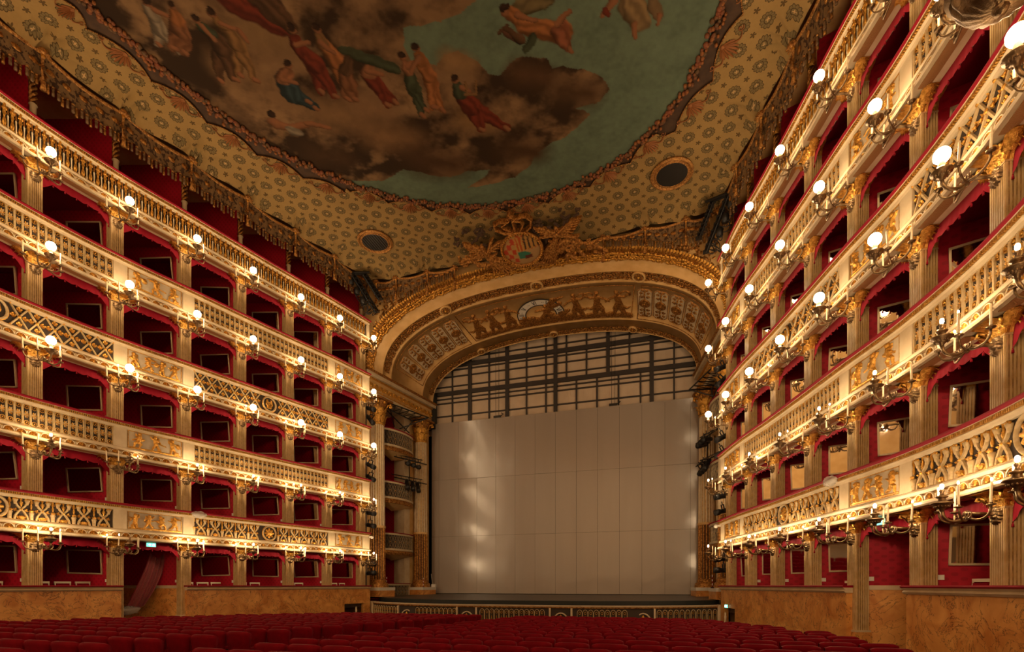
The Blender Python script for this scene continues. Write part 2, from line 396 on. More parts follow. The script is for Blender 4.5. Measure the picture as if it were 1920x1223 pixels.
def putto(x, y, s, kind=0, flip=1):
    """chubby winged child about 5.4 s tall, feet at y; list of tapered limbs"""
    c = []
    def L(x1, y1, r1, x2, y2, r2, a=.05): c.append((x + flip * x1 * s, y + y1 * s, r1 * s * 1.15, x + flip * x2 * s, y + y2 * s, r2 * s * 1.15, a * 1.25))
    lean = (.25, -.2, .1, .45)[kind % 4]
    hx, hy = 0, 2.2; sx, sy = lean, 3.9
    L(hx, hy, .62, sx, sy, .68, .065); L(hx, hy - .1, .6, hx, hy, .6, .06)
    L(sx + .12, sy + .95, .52, sx + .15, sy + 1.0, .5, .075)                      # head
    L(sx + .12, sy + 1.2, .5, sx - .05, sy + 1.15, .45, .06)
    if kind % 4 == 0:
        L(hx + .1, hy, .48, .9, 1.1, .36); L(.9, 1.1, .34, 1.3, .15, .24); L(hx - .1, hy, .48, -.8, 1.2, .36); L(-.8, 1.2, .34, -1.5, .25, .24)
        L(sx, sy + .2, .3, 1.3, 4.3, .22); L(1.3, 4.3, .22, 1.9, 5.0, .18); L(sx, sy + .2, .3, -1.1, 3.6, .22); L(-1.1, 3.6, .2, -1.5, 2.9, .16)
    elif kind % 4 == 1:
        L(hx + .1, hy, .5, .7, 1.1, .38); L(.7, 1.1, .34, .5, .1, .26); L(hx - .1, hy, .48, -.5, 1.1, .36); L(-.5, 1.1, .34, -.7, .1, .25)
        L(sx, sy + .2, .3, 1.2, 3.7, .22); L(1.2, 3.7, .22, 1.9, 3.1, .18); L(sx, sy + .2, .3, -1.0, 4.4, .22); L(-1.0, 4.4, .2, -1.2, 5.2, .16)
        L(1.9, 3.4, .8, 2.0, 3.2, .75, .045)                                       # shield
    elif kind % 4 == 2:
        L(hx, hy, .5, 1.0, 1.6, .38); L(1.0, 1.6, .34, 1.1, .3, .25); L(hx - .1, hy, .48, -.9, 1.0, .36); L(-.9, 1.0, .34, -1.9, .5, .22)
        L(sx, sy + .2, .3, 1.1, 4.6, .22); L(1.1, 4.6, .22, 2.2, 4.4, .16); L(sx, sy, .3, -.9, 3.2, .2)
        L(1.0, 4.9, .16, 3.0, 4.7, .10, .04)
    else:
        L(hx, hy, .55, .9, 1.4, .42); L(.9, 1.4, .36, .4, .4, .26); L(hx - .1, hy, .5, -1.0, 1.5, .4); L(-1.0, 1.5, .34, -1.3, .3, .25)
        L(sx, sy + .1, .3, 1.3, 3.3, .24); L(sx, sy + .1, .3, -.8, 3.0, .22); L(1.0, 3.0, .5, 1.7, 3.2, .4, .05)
    L(sx - .3, sy + .1, .3, sx - 1.1, sy + .9, .3, .03); L(sx - .5, sy, .22, sx - 1.2, sy + .3, .22, .025)   # wing
    return c

# ------------------------------------------------------------------ shared unit meshes (local: x along the wall, y towards the hall, z up)
def pier_mesh(h, base=False):
    mb = MB(); w_, d = .20, .34
    mb.box(-w_ + .012, w_ - .012, -d, -.012, 0, h, gold_core)
    nr = 7; pitch = 2 * w_ / nr
    for i in range(nr): x = -w_ + pitch * (i + .5); rw = pitch * .31; mb.box(x - rw, x + rw, -.014, .004, .03 if not base else .0, h - .03, pier_paint)
    for sx in (-1, 1):
        for i in range(6):
            y = -d + d / 6 * (i + .5); rw = d / 6 * .31
            mb.box(sx * (w_ - .014), sx * (w_ + .003), y - rw, y + rw, .03, h - .03, pier_paint)
    mb.box(-w_ - .012, w_ + .012, -d, .014, h - .03, h, pier_paint); mb.box(-w_ - .006, w_ + .006, -d, .008, 0, .04, pier_paint)
    return mb.mesh('pilaster')
def capital_mesh():
    mb = MB(); hh = .30
    vs = []; prof = [(.19, 0), (.20, .06), (.23, .16), (.29, .26), (.31, .30)]
    for r, z in prof: vs += [(-r, r - .19, z), (r, r - .19, z), (r, -.34, z), (-r, -.34, z)]
    mb.add(vs, [(i * 4 + j, i * 4 + (j + 1) % 4, i * 4 + 4 + (j + 1) % 4, i * 4 + 4 + j) for i in range(4) for j in range(4)], gold)
    for row, (z, L, wd, n) in enumerate(((0.0, .17, .12, 4), (.10, .2, .14, 3))):
        for i in range(n):
            x = -.16 + .32 * i / (n - 1) * 1.0
            mb.leaf((x, .005 + row * .02, z), (0, 1, 0), (0, 0, 1), L, wd, gold, .55)
            for sx in (-1, 1): mb.leaf((sx * (.2 + row * .02), -.02 - .26 * i / (n - 1), z), (sx, 0, 0), (0, 0, 1), L, wd * .9, gold, .5)
    for sx in (-1, 1):
        mb.tube([(sx * .2, .05, .16), (sx * .29, .12, .24), (sx * .33, .13, .17), (sx * .27, .11, .15)], [.03, .035, .03, .02], gold, 5)
        mb.box(sx * .2, sx * .58, -.28, .0, .255, .30, gold)
        for j in range(3):     # side consoles of acanthus under the soffit
            mb.leaf((sx * (.22 + .09 * j), -.12, .27 - .05 * (2 - j)), (sx * .3, .2, -1), (sx, .1, .12), .24, .2, gold, .5)
        mb.leaf((sx * .26, -.02, .1), (sx, .3, -.3), (sx * .9, .2, .8), .42, .26, gold, .35)
        mb.leaf((sx * .26, -.2, .1), (sx, -.1, -.3), (sx * .9, -.1, .8), .42, .24, gold, .35)
    for i in range(5): mb.leaf((-.2 + .1 * i, .06, .22), (0, 1, -.35), (0, .9, .35), .24, .12, gold, .4)
    mb.box(-.33, .33, -.34, .16, .295, .315, cream)
    return mb.mesh('capital')
def mask_mesh():
    caps = [(0, 0, .135, 0, 0, .13, .05)]
    for i in range(13):
        a = i / 13 * 2 * PI; caps.append((.09 * math.cos(a), .1 * math.sin(a), .03, .14 * math.cos(a + .25), .155 * math.sin(a + .25), .018, .055))
    caps += [(0, .01, .03, 0, -.035, .04, .10), (-.045, .03, .028, .045, .03, .028, .07), (-.04, -.03, .035, .04, -.03, .035, .085), (-.05, .08, .03, -.07, .1, .025, .07), (.05, .08, .03, .07, .1, .025, .07), (0, -.09, .03, 0, -.11, .03, .07)]
    return hf_mesh('lion_mask', caps, -.18, .18, -.19, .19, 22, 24, lambda u, v, h: (u, h + .006, v), bronze)
def shell_mesh():
    mb = MB(); R = .115; n = 9; vs = [(0, .02, -.055)]
    for i in range(2 * n + 1):
        a = PI * i / (2 * n); r = R * (1 if i % 2 else .93); vs.append((r * math.cos(a), .05 if i % 2 else .015, -.055 + r * math.sin(a) * 1.05))
    mb.add(vs, [(0, i + 1, i + 2) for i in range(2 * n)], gold)
    arc = [(.135 * math.cos(PI * i / 8), -.06 + .135 * math.sin(PI * i / 8)) for i in range(9)]; mb.strip(arc, .022, .045, cream)
    for sx in (-1, 1): mb.leaf((sx * .155, .01, -.06), (0, 1, 0), (0, 0, 1), .14, .05, cream, .25, 3)
    mb.ball((0, .04, -.045), (.03, .02, .02), gold, 6, 4)
    return mb.mesh('shell')
def oval_unit():
    mb = MB(); w2, h2 = .094, .35
    path = [(w2 * math.cos(a), (h2 - w2) * (1 if math.sin(a) >= 0 else -1) + w2 * math.sin(a)) for a in [2 * PI * i / 16 + .0001 for i in range(17)]]
    path.insert(9, (-w2, -(h2 - w2))) if False else None
    mb.strip(path, .03, .04, grille_c)
    for z in (-.25, .25):
        ring = [(.062 * math.cos(2 * PI * i / 10), z + .062 * math.sin(2 * PI * i / 10)) for i in range(11)]; mb.strip(ring, .02, .03, gold); mb.ball((0, .02, z), (.025, .02, .025), gold, 6, 4)
    for i in range(8):
        a = 2 * PI * i / 8 + PI / 8; L = .15 if i % 4 in (1, 2) else .095
        mb.leaf((.012 * math.cos(a), .008, .012 * math.sin(a)), (0, 1, 0), (math.cos(a), 0, math.sin(a) * 1.6), L, .05, gold if i % 2 else grille_c, .2, 2)
    mb.ball((0, .02, 0), .018, gold, 6, 4)
    mb.box(-.11, -.10, 0, .03, -.35, .35, grille_c)
    return mb.mesh('grille_unit')
def lattice_unit(w2=.24, h2=.35):
    mb = MB()
    for a, b in (((-w2, -h2), (w2, h2)), ((-w2, h2), (w2, -h2))):
        mb.strip([a, ((a[0] + b[0]) / 2, (a[1] + b[1]) / 2), b], .05, .045, grille_c)
    for x, z, r in ((0, 0, .05), (-w2, h2 * .97, .04), (w2, h2 * .97, .04), (-w2, -h2 * .97, .04), (w2, -h2 * .97, .04)): mb.ball((x, .045, z), (r, .03, r), gold, 8, 4)
    for cx_, cz, sc_ in ((0, .23, 1.15), (0, -.23, 1.15), (-.155, 0, 1.15), (.155, 0, 1.15)):
        for i in range(5):
            a = 2 * PI * i / 5 + .3; mb.leaf((cx_, .0, cz), (0, 1, 0), (math.cos(a), 0, math.sin(a) * 1.1), .105 * sc_, .075, gold, .35, 2)
        mb.ball((cx_, .03, cz), .022, gold, 6, 4)
    return mb.mesh('grille_unit')
def urn_unit():
    mb = MB()
    for sx in (-1, 1):
        mb.strip([(sx * .17, -.34), (sx * .15, -.24), (sx * .08, -.12), (0, -.02), (-sx * .1, .08), (-sx * .15, .2), (-sx * .155, .27)], .055, .05, grille_c)
        mb.lathe([(.03, .12), (.05, .2), (.075, .27), (.06, .28)], grille_c, 7, (sx * .155, .02, 0))
        for k in range(3): mb.ball((sx * .155 + (k - 1) * .045, .045, .305 - abs(k - 1) * .02), (.035, .03, .035), gold, 6, 4)
    for i in range(5): mb.leaf((-.07 + .035 * i, .02, -.33), (0, 1, 0), ((i - 2) * .25, 0, 1), .16, .055, gold, .3, 2)
    mb.ball((0, .04, -.28), (.08, .03, .06), gold, 8, 4); mb.ball((0, .05, -.02), .03, gold, 6, 4)
    for cx_, cz, n_ in ((0, .17, 6), (.29, .22, 6), (-.0, .33, 5), (.29, -.27, 5), (.14, -.05, 4), (-.14, -.05, 4)):
        for i in range(n_): a = 2 * PI * i / n_ + .4; mb.leaf((cx_, .0, cz), (0, 1, 0), (math.cos(a), 0, math.sin(a)), .09, .05, gold, .35, 2)
    mb.lathe([(.05, -.34), (.055, -.2), (.075, -.12), (.05, -.09)], grille_c, 7, (.29, .02, 0)); mb.ball((.29, .05, -.06), (.07, .04, .05), gold, 7, 4)
    mb.lathe([(.02, .0), (.035, .08), (.02, .16), (.045, .24), (.02, .34)], gold, 6, (.29, .02, 0)); mb.lathe([(.02, .05), (.035, .13), (.02, .2), (.03, .33)], gold, 6, (0, .02, 0))
    return mb.mesh('grille_unit')
def baluster_unit():
    mb = MB()
    mb.lathe([(.045, -.35), (.03, -.31), (.05, -.24), (.055, -.18), (.028, -.06), (.026, .0), (.05, .08), (.035, .12), (.06, .2), (.065, .25), (.03, .29), (.05, .35)], gold, 8, (0, .03, 0))
    for k in range(4): a = PI * k / 3; mb.ball((.05 * math.cos(a), .03 + .05 * math.sin(a), .2), .028, gold, 5, 3)
    mb.lathe([(.02, -.35), (.022, -.3), (.022, .0), (.03, .03), (.012, .08)], cream, 7, (.105, .02, 0))
    mb.lathe([(.035, .1), (.02, .16), (.03, .35)], gold_old, 6, (.105, .02, 0))
    mb.strip([(.04, -.35), (.07, -.26), (.105, -.22), (.14, -.26), (.17, -.35)], .02, .03, gold)
    return mb.mesh('baluster')
def medallion_mesh(kind):
    mb = MB(); mb.lathe([(.33, 0), (.345, .05), (.32, .075), (.29, .05), (.285, 0)], grille_c, 24, axis='y')
    mb.lathe([(.36, 0), (.37, .03), (.345, .04)], gold, 24, axis='y')
    mb.lathe([(.285, .005), (0, .005)], darkb, 24, axis='y')
    caps = []
    if kind == 0:
        for k in range(8): a = 2 * PI * k / 8; caps += [(.05 * math.cos(a), .05 * math.sin(a), .05, .19 * math.cos(a), .19 * math.sin(a), .045, .05)]
        caps += [(0, .02, .1, 0, -.03, .09, .09), (0, .08, .03, 0, .09, .03, .1)]
    else:
        caps += [(-.1, .17, .035, -.14, -.02, .03, .05), (-.14, -.02, .03, -.05, -.15, .03, .05), (.1, .17, .035, .14, -.02, .03, .05), (.14, -.02, .03, .05, -.15, .03, .05), (-.08, -.17, .04, .08, -.17, .04, .05), (-.1, .1, .015, .1, .1, .015, .04)] + [(x, .1, .012, x * .6, -.12, .012, .035) for x in (-.06, -.02, .02, .06)]
    me = hf_mesh('medallion_relief', caps, -.26, .26, -.26, .26, 30, 30, lambda u, v, h: (u, h + .01, v), gold)
    b = len(mb.v); i = mb.mi(gold)
    mb.add([v.co[:] for v in me.vertices], [tuple(p.vertices) for p in me.polygons], gold, True); bpy.data.meshes.remove(me)
    return mb.mesh('medallion')
U_PIER = pier_mesh(2.38); U_PIER_DOOR = pier_mesh(2.62, True); U_CAP = capital_mesh(); U_MASK = mask_mesh(); U_SHELL = shell_mesh()
U_OVAL, U_LAT, U_URN, U_BAL = oval_unit(), lattice_unit(), urn_unit(), baluster_unit()
U_MED = [medallion_mesh(0), medallion_mesh(1)]
RW, RH = 1.80, .60
U_REL = []
rr_ = random.Random(3)
for v in range(4):
    caps = [(-.85, -.275, .03, .85, -.275, .03, .03)]
    for j, x in enumerate((-.58, .02, .6) if v % 2 else (-.66, -.22, .24, .68)):
        caps += putto(x, -.265, .102 if v % 2 else .094, (v + j) % 4, 1 if (j + v) % 2 else -1)
    caps += [(-.75, .0, .03, -.45, .1, .02, .03), (.0, .05, .02, .35, -.02, .025, .03), (.7, -.2, .06, .78, -.2, .05, .04), (.1, -.2, .05, .12, -.2, .05, .035)]
    U_REL.append(hf_mesh('relief_figures', caps, -RW / 2 + .02, RW / 2 - .02, -RH / 2, RH / 2, 112, 44, lambda u, v_, h: (u, h, v_), gold))
def relief_frame(w_, h_):
    mb = MB(); mb.box(-w_ / 2, w_ / 2, -.004, .002, -h_ / 2, h_ / 2, panel_pale)
    for a, b, c_, d in ((-w_ / 2, w_ / 2, h_ / 2, h_ / 2 + .025), (-w_ / 2, w_ / 2, -h_ / 2 - .025, -h_ / 2), (-w_ / 2 - .025, -w_ / 2, -h_ / 2 - .025, h_ / 2 + .025), (w_ / 2, w_ / 2 + .025, -h_ / 2 - .025, h_ / 2 + .025)):
        mb.box(a, b, -.004, .02, c_, d, gold)
    return mb.mesh('panel_frame')
U_FRAME = relief_frame(RW, RH)

# ------------------------------------------------------------------ the hall's walls of boxes
SIDEWORD = {-1: 'left', 1: 'right'}
def part_map(i, s):
    '''partition of box i: starts behind pier i and slants outwards and away from the stage (n negative = deeper, a = towards the rear)'''
    x, y, _ = pt(i, -.3, 0, s); ox, oy = s * .955, -.2965; ax, ay = -s * .2965, -.955
    ax, ay = (ax, ay)
    return lambda a, n, z: (x - ox * n + ax * a, y - oy * n + ay * a, Z0 + z)
WALL = {}
for s in (-1, 1):
    W = empty('wall_' + SIDEWORD[s], (s * 12.5, 13, 0), worldkids=True); tag(W, 'red damask %s wall of theatre boxes framed by fluted cream piers' % SIDEWORD[s], 'wall', kind='structure'); WALL[s] = W
    mb = MB()
    sweep(mb, [(-2.5, -2.6), (-2.5, 17.3), (-2.7, 17.3), (-2.7, -2.6)], -.35, TEND + .3, s, redwall, 3); mb.build('back_wall', W)
    for k in range(6):      # box floors: each is also the ceiling of the box below
        mb = MB(); z = H * k - 1.0
        for a_, b_ in (((-.2, TEND),) if k else ((-.2, 4.03), (4.97, TEND))): sweep(mb, [(-2.5, z - .22), (.02 if k else -.05, z - .22), (.02 if k else -.05, z - .12 if k else z), (.0 if k else -.05, z), (-2.5, z)], a_, b_, s, velvet if k else wood_floor, 4)
        mb.build('box_floor', W)
    mb = MB(); sweep(mb, [(-2.5, 17.15), (-.1, 17.15), (-.1, 17.35), (-2.5, 17.35)], -.2, TEND, s, cream_dark, 4); mb.build('gallery_ceiling', W)
    for i in range(NP):     # partitions between the boxes
        for k in range(6):
            mb = MB(); w2 = .07; x, y, tx, ty, nx, ny = fr(i, s)
            z0, z1 = H * k - 1.0, (H * (k + 1) - 1.22 if k < 5 else 17.15)
            n0 = -.34 if k < 5 else -.5
            c = part_map(i, s)
            mb.box(-w2, w2, -2.45, .0, 0. if k == 0 and i in (4, 5) else z0, z1, redwall, c); mb.build('partition', W)
            if k == 0 and i in (4, 5):
                mb = MB(); mb.box(-w2 - .02, w2 + .02, -2.45, .0, -2.6, -.12, marble_m, c); mb.build('passage_dado', W)
                mb = MB(); mb.box(-w2 - .04, w2 + .04, -2.45, .0, -.12, .0, cream, c); mb.build('dado_rail', W)
            if i > 0 and k < 5:
                mb = MB(); a0 = w2   # small white switch plate beside the mirror, on the face towards the rear
                mb.box(a0 , a0 + .015, -.24, -.13, H * k + .12, H * k + .23, white, c); mb.build('switch_plate', W)
    for k in range(5):
        for i in range(NP):
            door = (k == 0 and i in (4, 5))
            zb = H * k - 1.0 if not door else -1.24
            p = put(U_PIER_DOOR if door else U_PIER, 'pilaster', W, loc=pt(i, 0, zb, s), rot=(0, 0, rot(i, s)))
            put(U_CAP, 'capital', p, loc=(0, 0, 1.38 + H * k - zb)); put(U_MASK, 'lion_mask', p, loc=(0, 0, 1.24 + H * k - zb))
            if door:
                mb = MB(); mb.box(-.24, .24, -.38, .05, -.9, 0, marble_m); mb.box(-.23, .23, -.37, .04, 0, .05, cream); q = mb.build('plinth', W, loc=pt(i, 0, zb, s), rot=(0, 0, rot(i, s)))
    for i in range(NP):     # slim twisted colonnettes of the open top gallery
        mb = MB(); seg = 10; ph = [(0.0, 0, 15 + .03 * j) for j in range(42)]
        mb.lathe([(.11, -.9), (.13, -.85), (.09, -.8), (.085, .55), (.12, .6), (.085, .64)] , cream, 10)
        for q in range(3):
            mb.tube([(.075 * math.cos(j * .55 + q * 2.1), .075 * math.sin(j * .55 + q * 2.1), .64 + .045 * j) for j in range(16)], .042, gold_old, 5)
        mb.lathe([(.10, 1.34), (.15, 1.45), (.12, 1.6), (.18, 2.1)], gold, 8)
        mb.build('colonnette', W, loc=pt(i, -.12, 15, s), rot=(0, 0, rot(i, s)))

# ------------------------------------------------------------------ balconies, one per tier and side
PH = .72
def balcony(k, s):
    B = empty('balcony', pt(2.5, .2, H * k, s), worldkids=True)
    style = {1: 'urn grille', 2: 'rosette grille', 3: 'lattice grille', 4: 'rosette grille', 5: 'balusters'}[k]
    tag(B, 'cream and gold balcony, %s tier above the stalls on the %s wall, %s' % (ORD[k - 1], SIDEWORD[s], style), 'balcony', 'balconies of the box tiers')
    zt = H * k; t0 = -.13
    mb = MB(); sweep(mb, [(-.06, zt - .09), (.33, zt - .09), (.37, zt - .05), (.36, zt - .015), (.3, zt), (-.06, zt)], t0, TEND, s, velvet, 6); mb.build('velvet_rail', B)
    mb = MB(); sweep(mb, [(.1, zt - .26), (.2, zt - .26), (.22, zt - .2), (.27, zt - .18), (.26, zt - .1), (.33, zt - .09), (.1, zt - .09)], t0 + .01, TEND, s, cream, 6); mb.build('top_moulding', B)
    mb = MB(); n = int((TEND - t0) * 38)
    for j in range(n):
        t = t0 + .02 + (TEND - t0 - .04) * j / n; x, y, tx, ty, nx, ny = fr(t, s)
        mb.box(-.018, .018, .25, .315, zt - .165, zt - .10, gold, lambda a, b, z: (x + tx * a + nx * b, y + ty * a + ny * b, Z0 + z))
    mb.build('dentil_band', B, kind='stuff')
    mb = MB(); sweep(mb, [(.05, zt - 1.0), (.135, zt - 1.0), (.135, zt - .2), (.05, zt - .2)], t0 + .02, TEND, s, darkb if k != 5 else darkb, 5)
    mb.build('shade_sheet', B)  # dark sheet added for the shade of the box interior behind the grille
    mb = MB(); sweep(mb, [(.05, zt - 1.06), (.27, zt - 1.06), (.28, zt - 1.0), (.25, zt - .96), (.19, zt - .93), (.05, zt - .93)], t0, TEND, s, cream, 6); mb.build('fascia', B)
    mb = MB(); sweep(mb, [(.05, zt - 1.24), (.22, zt - 1.24), (.20, zt - 1.06), (.05, zt - 1.06)], t0 + .01, TEND, s, gold_core, 6); mb.build('frieze', B)
    mb = MB(); sweep(mb, [(-.3, zt - 1.34), (.33, zt - 1.34), (.36, zt - 1.31), (.33, zt - 1.25), (.27, zt - 1.235), (-.3, zt - 1.235)], t0, TEND, s, cream, 6); mb.build('cornice', B)
    for i in range(NP - 1):
        mb = MB(); sweep(mb, [(.03, zt - 1.355), (.24, zt - 1.355), (.24, zt - 1.34), (.03, zt - 1.34)], i + .2, i + .8, s, braid_m, 8); mb.build('soffit_panel', B)
    # shell frieze
    for i in range(NP - 1):
        for j in range(7):
            if i + j / 7 > TEND - .1: continue
            t = i + (j + .5) / 7; put(U_SHELL, 'shell', B, loc=pt(t, .205, zt - 1.145, s), rot=(.0, 0, rot(t, s)))
    # end post
    def post(ta, tb):
        mb = MB(); sweep(mb, [(.05, zt - .96), (.20, zt - .96), (.20, zt - .2), (.05, zt - .2)], ta, tb, s, cream, 8); mb.build('post', B)
    if k == 5:
        post(t0, -.04); n = int((TEND) / .092)
        for j in range(n):
            t = -.0 + (j + .5) * .092
            if t > 8: break
            put(U_BAL, 'baluster', B, loc=pt(t, .15, zt - .58, s), rot=(0, 0, rot(t, s)), scale=(1, 1, 1.03))
        return B
    post(t0, .09)
    spans = [('r', 0.09, .91), ('p', .91, 1.09), ('g', 1.09, 3.91), ('p', 3.91, 4.09), ('r', 4.09, 4.91), ('p', 4.91, 5.09), ('g', 5.09, 7.91), ('p', 7.91, 8.09), ('r', 8.09, TEND)]
    vi = 0
    for typ, a, b in spans:
        if typ == 'p': post(a, b); continue
        tm = (a + b) / 2
        if typ == 'r':
            mb = MB(); sweep(mb, [(.1, zt - .96), (.165, zt - .96), (.165, zt - .2), (.1, zt - .2)], a, b, s, cream, 8); mb.build('panel_ground', B)
            f = put(U_FRAME, 'relief_panel', B, loc=pt(tm, .172, zt - .58, s), rot=(0, 0, rot(tm, s)), label='panel with gilt figures of winged children')
            put(U_REL[(k + vi) % 4], 'relief_figures', f, scale=(s if (k + vi) % 2 else 1, 1, 1)); vi += 1
            continue
        pitch = {1: .58, 2: .218, 3: .48, 4: .218}[k]; Ltot = (b - a) * 2.36
        med = k in (1, 3); half = (.42 if med else 0)
        if med: put(U_MED[k == 3], 'medallion', B, loc=pt(tm, .15, zt - .58, s), rot=(0, 0, rot(tm, s)), label='round medallion with a gilt lyre' if k == 3 else 'round medallion with a gilt mask')
        if med:
            n = int(round((Ltot / 2 - half) / pitch)); pos = [sg * (half + (j + .5) * (Ltot / 2 - half) / n) for sg in (-1, 1) for j in range(n)]
        else:
            n = int(round(Ltot / pitch)); pos = [-Ltot / 2 + (j + .5) * Ltot / n for j in range(n)]
        U = {1: U_URN, 2: U_OVAL, 3: U_LAT, 4: U_OVAL}[k]; sx = ((Ltot / 2 - half) / n / pitch) if med else Ltot / n / pitch
        for q in pos:
            t = tm + q / 2.36; put(U, 'grille_unit', B, loc=pt(t, .14, zt - .58, s), rot=(0, 0, rot(t, s)), scale=(sx, 1, 1))
        mb = MB()
        for z in (zt - .225, zt - .94): sweep(mb, [(.14, z - .02), (.185, z - .02), (.185, z + .02), (.14, z + .02)], a, b, s, gold, 6)
        mb.build('grille_border', B)
    return B
for s in (-1, 1):
    for k in range(1, 6): balcony(k, s)

# ground-tier marble parapets
def par_section(s, a, b, ret0, ret1, door=None):
    W = WALL[s]
    zb = -2.7
    if door:
        mb = MB(); sweep(mb, [(-.02, zb), (.16, zb), (.16, -.2), (-.02, -.2)], door[1], b, s, marble_m, 6)
        sweep(mb, [(-.02, door[2]), (.16, door[2]), (.16, -.2), (-.02, -.2)], a, door[1], s, marble_m, 6)
        sweep(mb, [(-.02, zb), (.16, zb), (.16, door[2]), (-.02, door[2])], a, door[0], s, marble_m, 6)
    else:
        mb = MB(); sweep(mb, [(-.02, zb), (.16, zb), (.16, -.2), (-.02, -.2)], a, b, s, marble_m, 6)
    mb.build('marble_dado', W)
    mb = MB(); sweep(mb, [(-.1, -.2), (.19, -.2), (.24, -.15), (.2, -.11), (.26, -.06), (-.1, -.06)], a - .01, b + .01, s, cream, 6); mb.build('parapet_moulding', W)
    mb = MB(); sweep(mb, [(-.3, -.06), (.26, -.06), (.29, -.03), (.25, 0), (-.3, 0)], a - .012, b + .012, s, velvet, 6); mb.build('velvet_rail', W)
    for t, f in ((a, ret0), (b, ret1)):
        if f:
            mb = MB(); sweep(mb, [(-2.5, zb), (.16, zb), (.16, -.2), (-2.5, -.2)], t - .03, t + .03, s, marble_m, 1)
            mb.build('marble_return', W)
            mb = MB(); sweep(mb, [(-2.5, -.2), (.16, -.2), (.16, -.1), (-2.5, -.1)], t - .032, t + .032, s, cream, 1); mb.build('dado_rail', W)
for s in (-1, 1):
    par_section(s, -.17, 4.02, False, False, door=(.04, .62, -1.0))
    par_section(s, 4.98, TEND, False, False)
    W = WALL[s]
    # passage between the two sections: marble dado, cream rail and red cloth on its rear wall and sides
    mb = MB(); sweep(mb, [(-2.45, -2.5), (-2.3, -2.5), (-2.3, -.12), (-2.45, -.12)], 4.05, 4.95, s, marble_m, 3); mb.build('passage_dado', W)
    mb = MB(); sweep(mb, [(-2.45, -.12), (-2.27, -.12), (-2.27, .0), (-2.45, .0)], 4.05, 4.95, s, cream, 3); mb.build('dado_rail', W)

# ------------------------------------------------------------------ floor, stage, ceiling
FLZ = lambda Y: -1.78 - .0285 * (Y - 5)
mb = MB(); mb.add([(-14.5, -6, Z0 + FLZ(-6)), (14.5, -6, Z0 + FLZ(-6)), (14.5, 26.5, Z0 + FLZ(26.5)), (-14.5, 26.5, Z0 + FLZ(26.5)), (-14.5, -6, -1.5), (14.5, -6, -1.5), (14.5, 26.5, -1.5), (-14.5, 26.5, -1.5)], [(0, 1, 2, 3), (4, 5, 6, 7), (0, 1, 5, 4), (2, 3, 7, 6), (0, 3, 7, 4), (1, 2, 6, 5)], wood_floor)
tag(mb.build('floor'), 'dark sloping stalls floor beneath the red seats', 'floor', kind='structure')
SZ = lambda Y: -.58 - .022 * (32 - Y)
mb = MB()
fr_edge = [(x, 24.2 + 2.1 * abs(x / 9.3) ** 3) for x in np.linspace(-9.3, 9.3, 25)]
vs = []
for x, y in fr_edge: vs += [(x, y, Z0 + SZ(y)), (x, y, Z0 + SZ(y) - .32), (x, 33.5, Z0 + SZ(33.5)), (x, y + .02, Z0 - 2.8)]
fs = [(4 * i, 4 * i + 4, 4 * i + 6, 4 * i + 2) for i in range(24)]
mb.add(vs, fs, stage_m); mb.add(vs, [(4 * i, 4 * i + 4, 4 * i + 5, 4 * i + 1) for i in range(24)] + [(4 * i + 1, 4 * i + 5, 4 * i + 7, 4 * i + 3) for i in range(24)], stage_blk)
tag(mb.build('floor_stage'), 'dark stage boards with a black front edge', 'stage', kind='structure')
mb = MB(); mb.box(-14.9, 14.9, -6.3, -6.05, -1.5, Z0 + 17.5, cream_dark); tag(mb.build('wall_rear'), 'plain rear wall of the hall', 'wall', kind='structure')

# ceiling: printed cloth with scalloped inner edge, dark border, painted canvas, valance
CZ = 17.32
edge_px = [(160, 0), (290, 110), (400, 200), (500, 270), (600, 318), (700, 355), (790, 377), (870, 385), (950, 380), (1030, 362), (1150, 305), (1200, 265), (1250, 215), (1300, 140), (1335, 50)]
EP = [on_z(x, y, 17.35) for x, y in edge_px]
# close the oval behind the viewer by mirroring about its middle line
CY0 = 11.0
EP = [(-9.55, 9.2)] + EP + [(8.6, 13.0), (8.75, 10.5), (8.3, 7.0), (7.2, 4.2), (5.0, 1.8), (2.0, .5), (-1.5, .2), (-5.0, 1.5), (-7.8, 3.8), (-9.2, 6.6)]
CCX, CCY = -.4, 11.0
ang = np.array([math.atan2(y - CCY, x - CCX) % (2 * PI) for x, y in EP]); rad = np.array([math.hypot(y - CCY, x - CCX) for x, y in EP])
o_ = np.argsort(ang); ang, rad = ang[o_], rad[o_]
ang3 = np.concatenate([ang - 2 * PI, ang, ang + 2 * PI]); rad3 = np.concatenate([rad] * 3)
def r_paint(a):
    a = np.asarray(a) % (2 * PI); w = np.array([-.12, -.06, 0, .06, .12]); return sum(np.interp(a + q, ang3, rad3) for q in w) / 5
# rim of the ceiling: over the piers, then across the proscenium
RIM = []
KN = []
for t in np.linspace(TEND, 0, 60): x, y, _ = pt(t, .42, 0, 1); RIM.append((x, y))
fx, fy = RIM[-1]
for i in range(1, 30): u = i / 30; RIM.append((fx * (1 - 2 * u), 25.15 + (fy - 25.15) * abs(1 - 2 * u) ** 6))
RIM += [(-x, y) for x, y in RIM[:60][::-1]]
RIM += [(-8.5, .5), (-5, -2.5), (0, -4), (5, -2.5), (8.5, .5)]
ra = np.array([math.atan2(y - CCY, x - CCX) % (2 * PI) for x, y in RIM]); rr = np.array([math.hypot(y - CCY, x - CCX) for x, y in RIM]); o_ = np.argsort(ra)
ra3 = np.concatenate([ra[o_] - 2 * PI, ra[o_], ra[o_] + 2 * PI]); rr3 = np.concatenate([rr[o_]] * 3)
r_rim = lambda a: np.interp(a % (2 * PI), ra3, rr3)
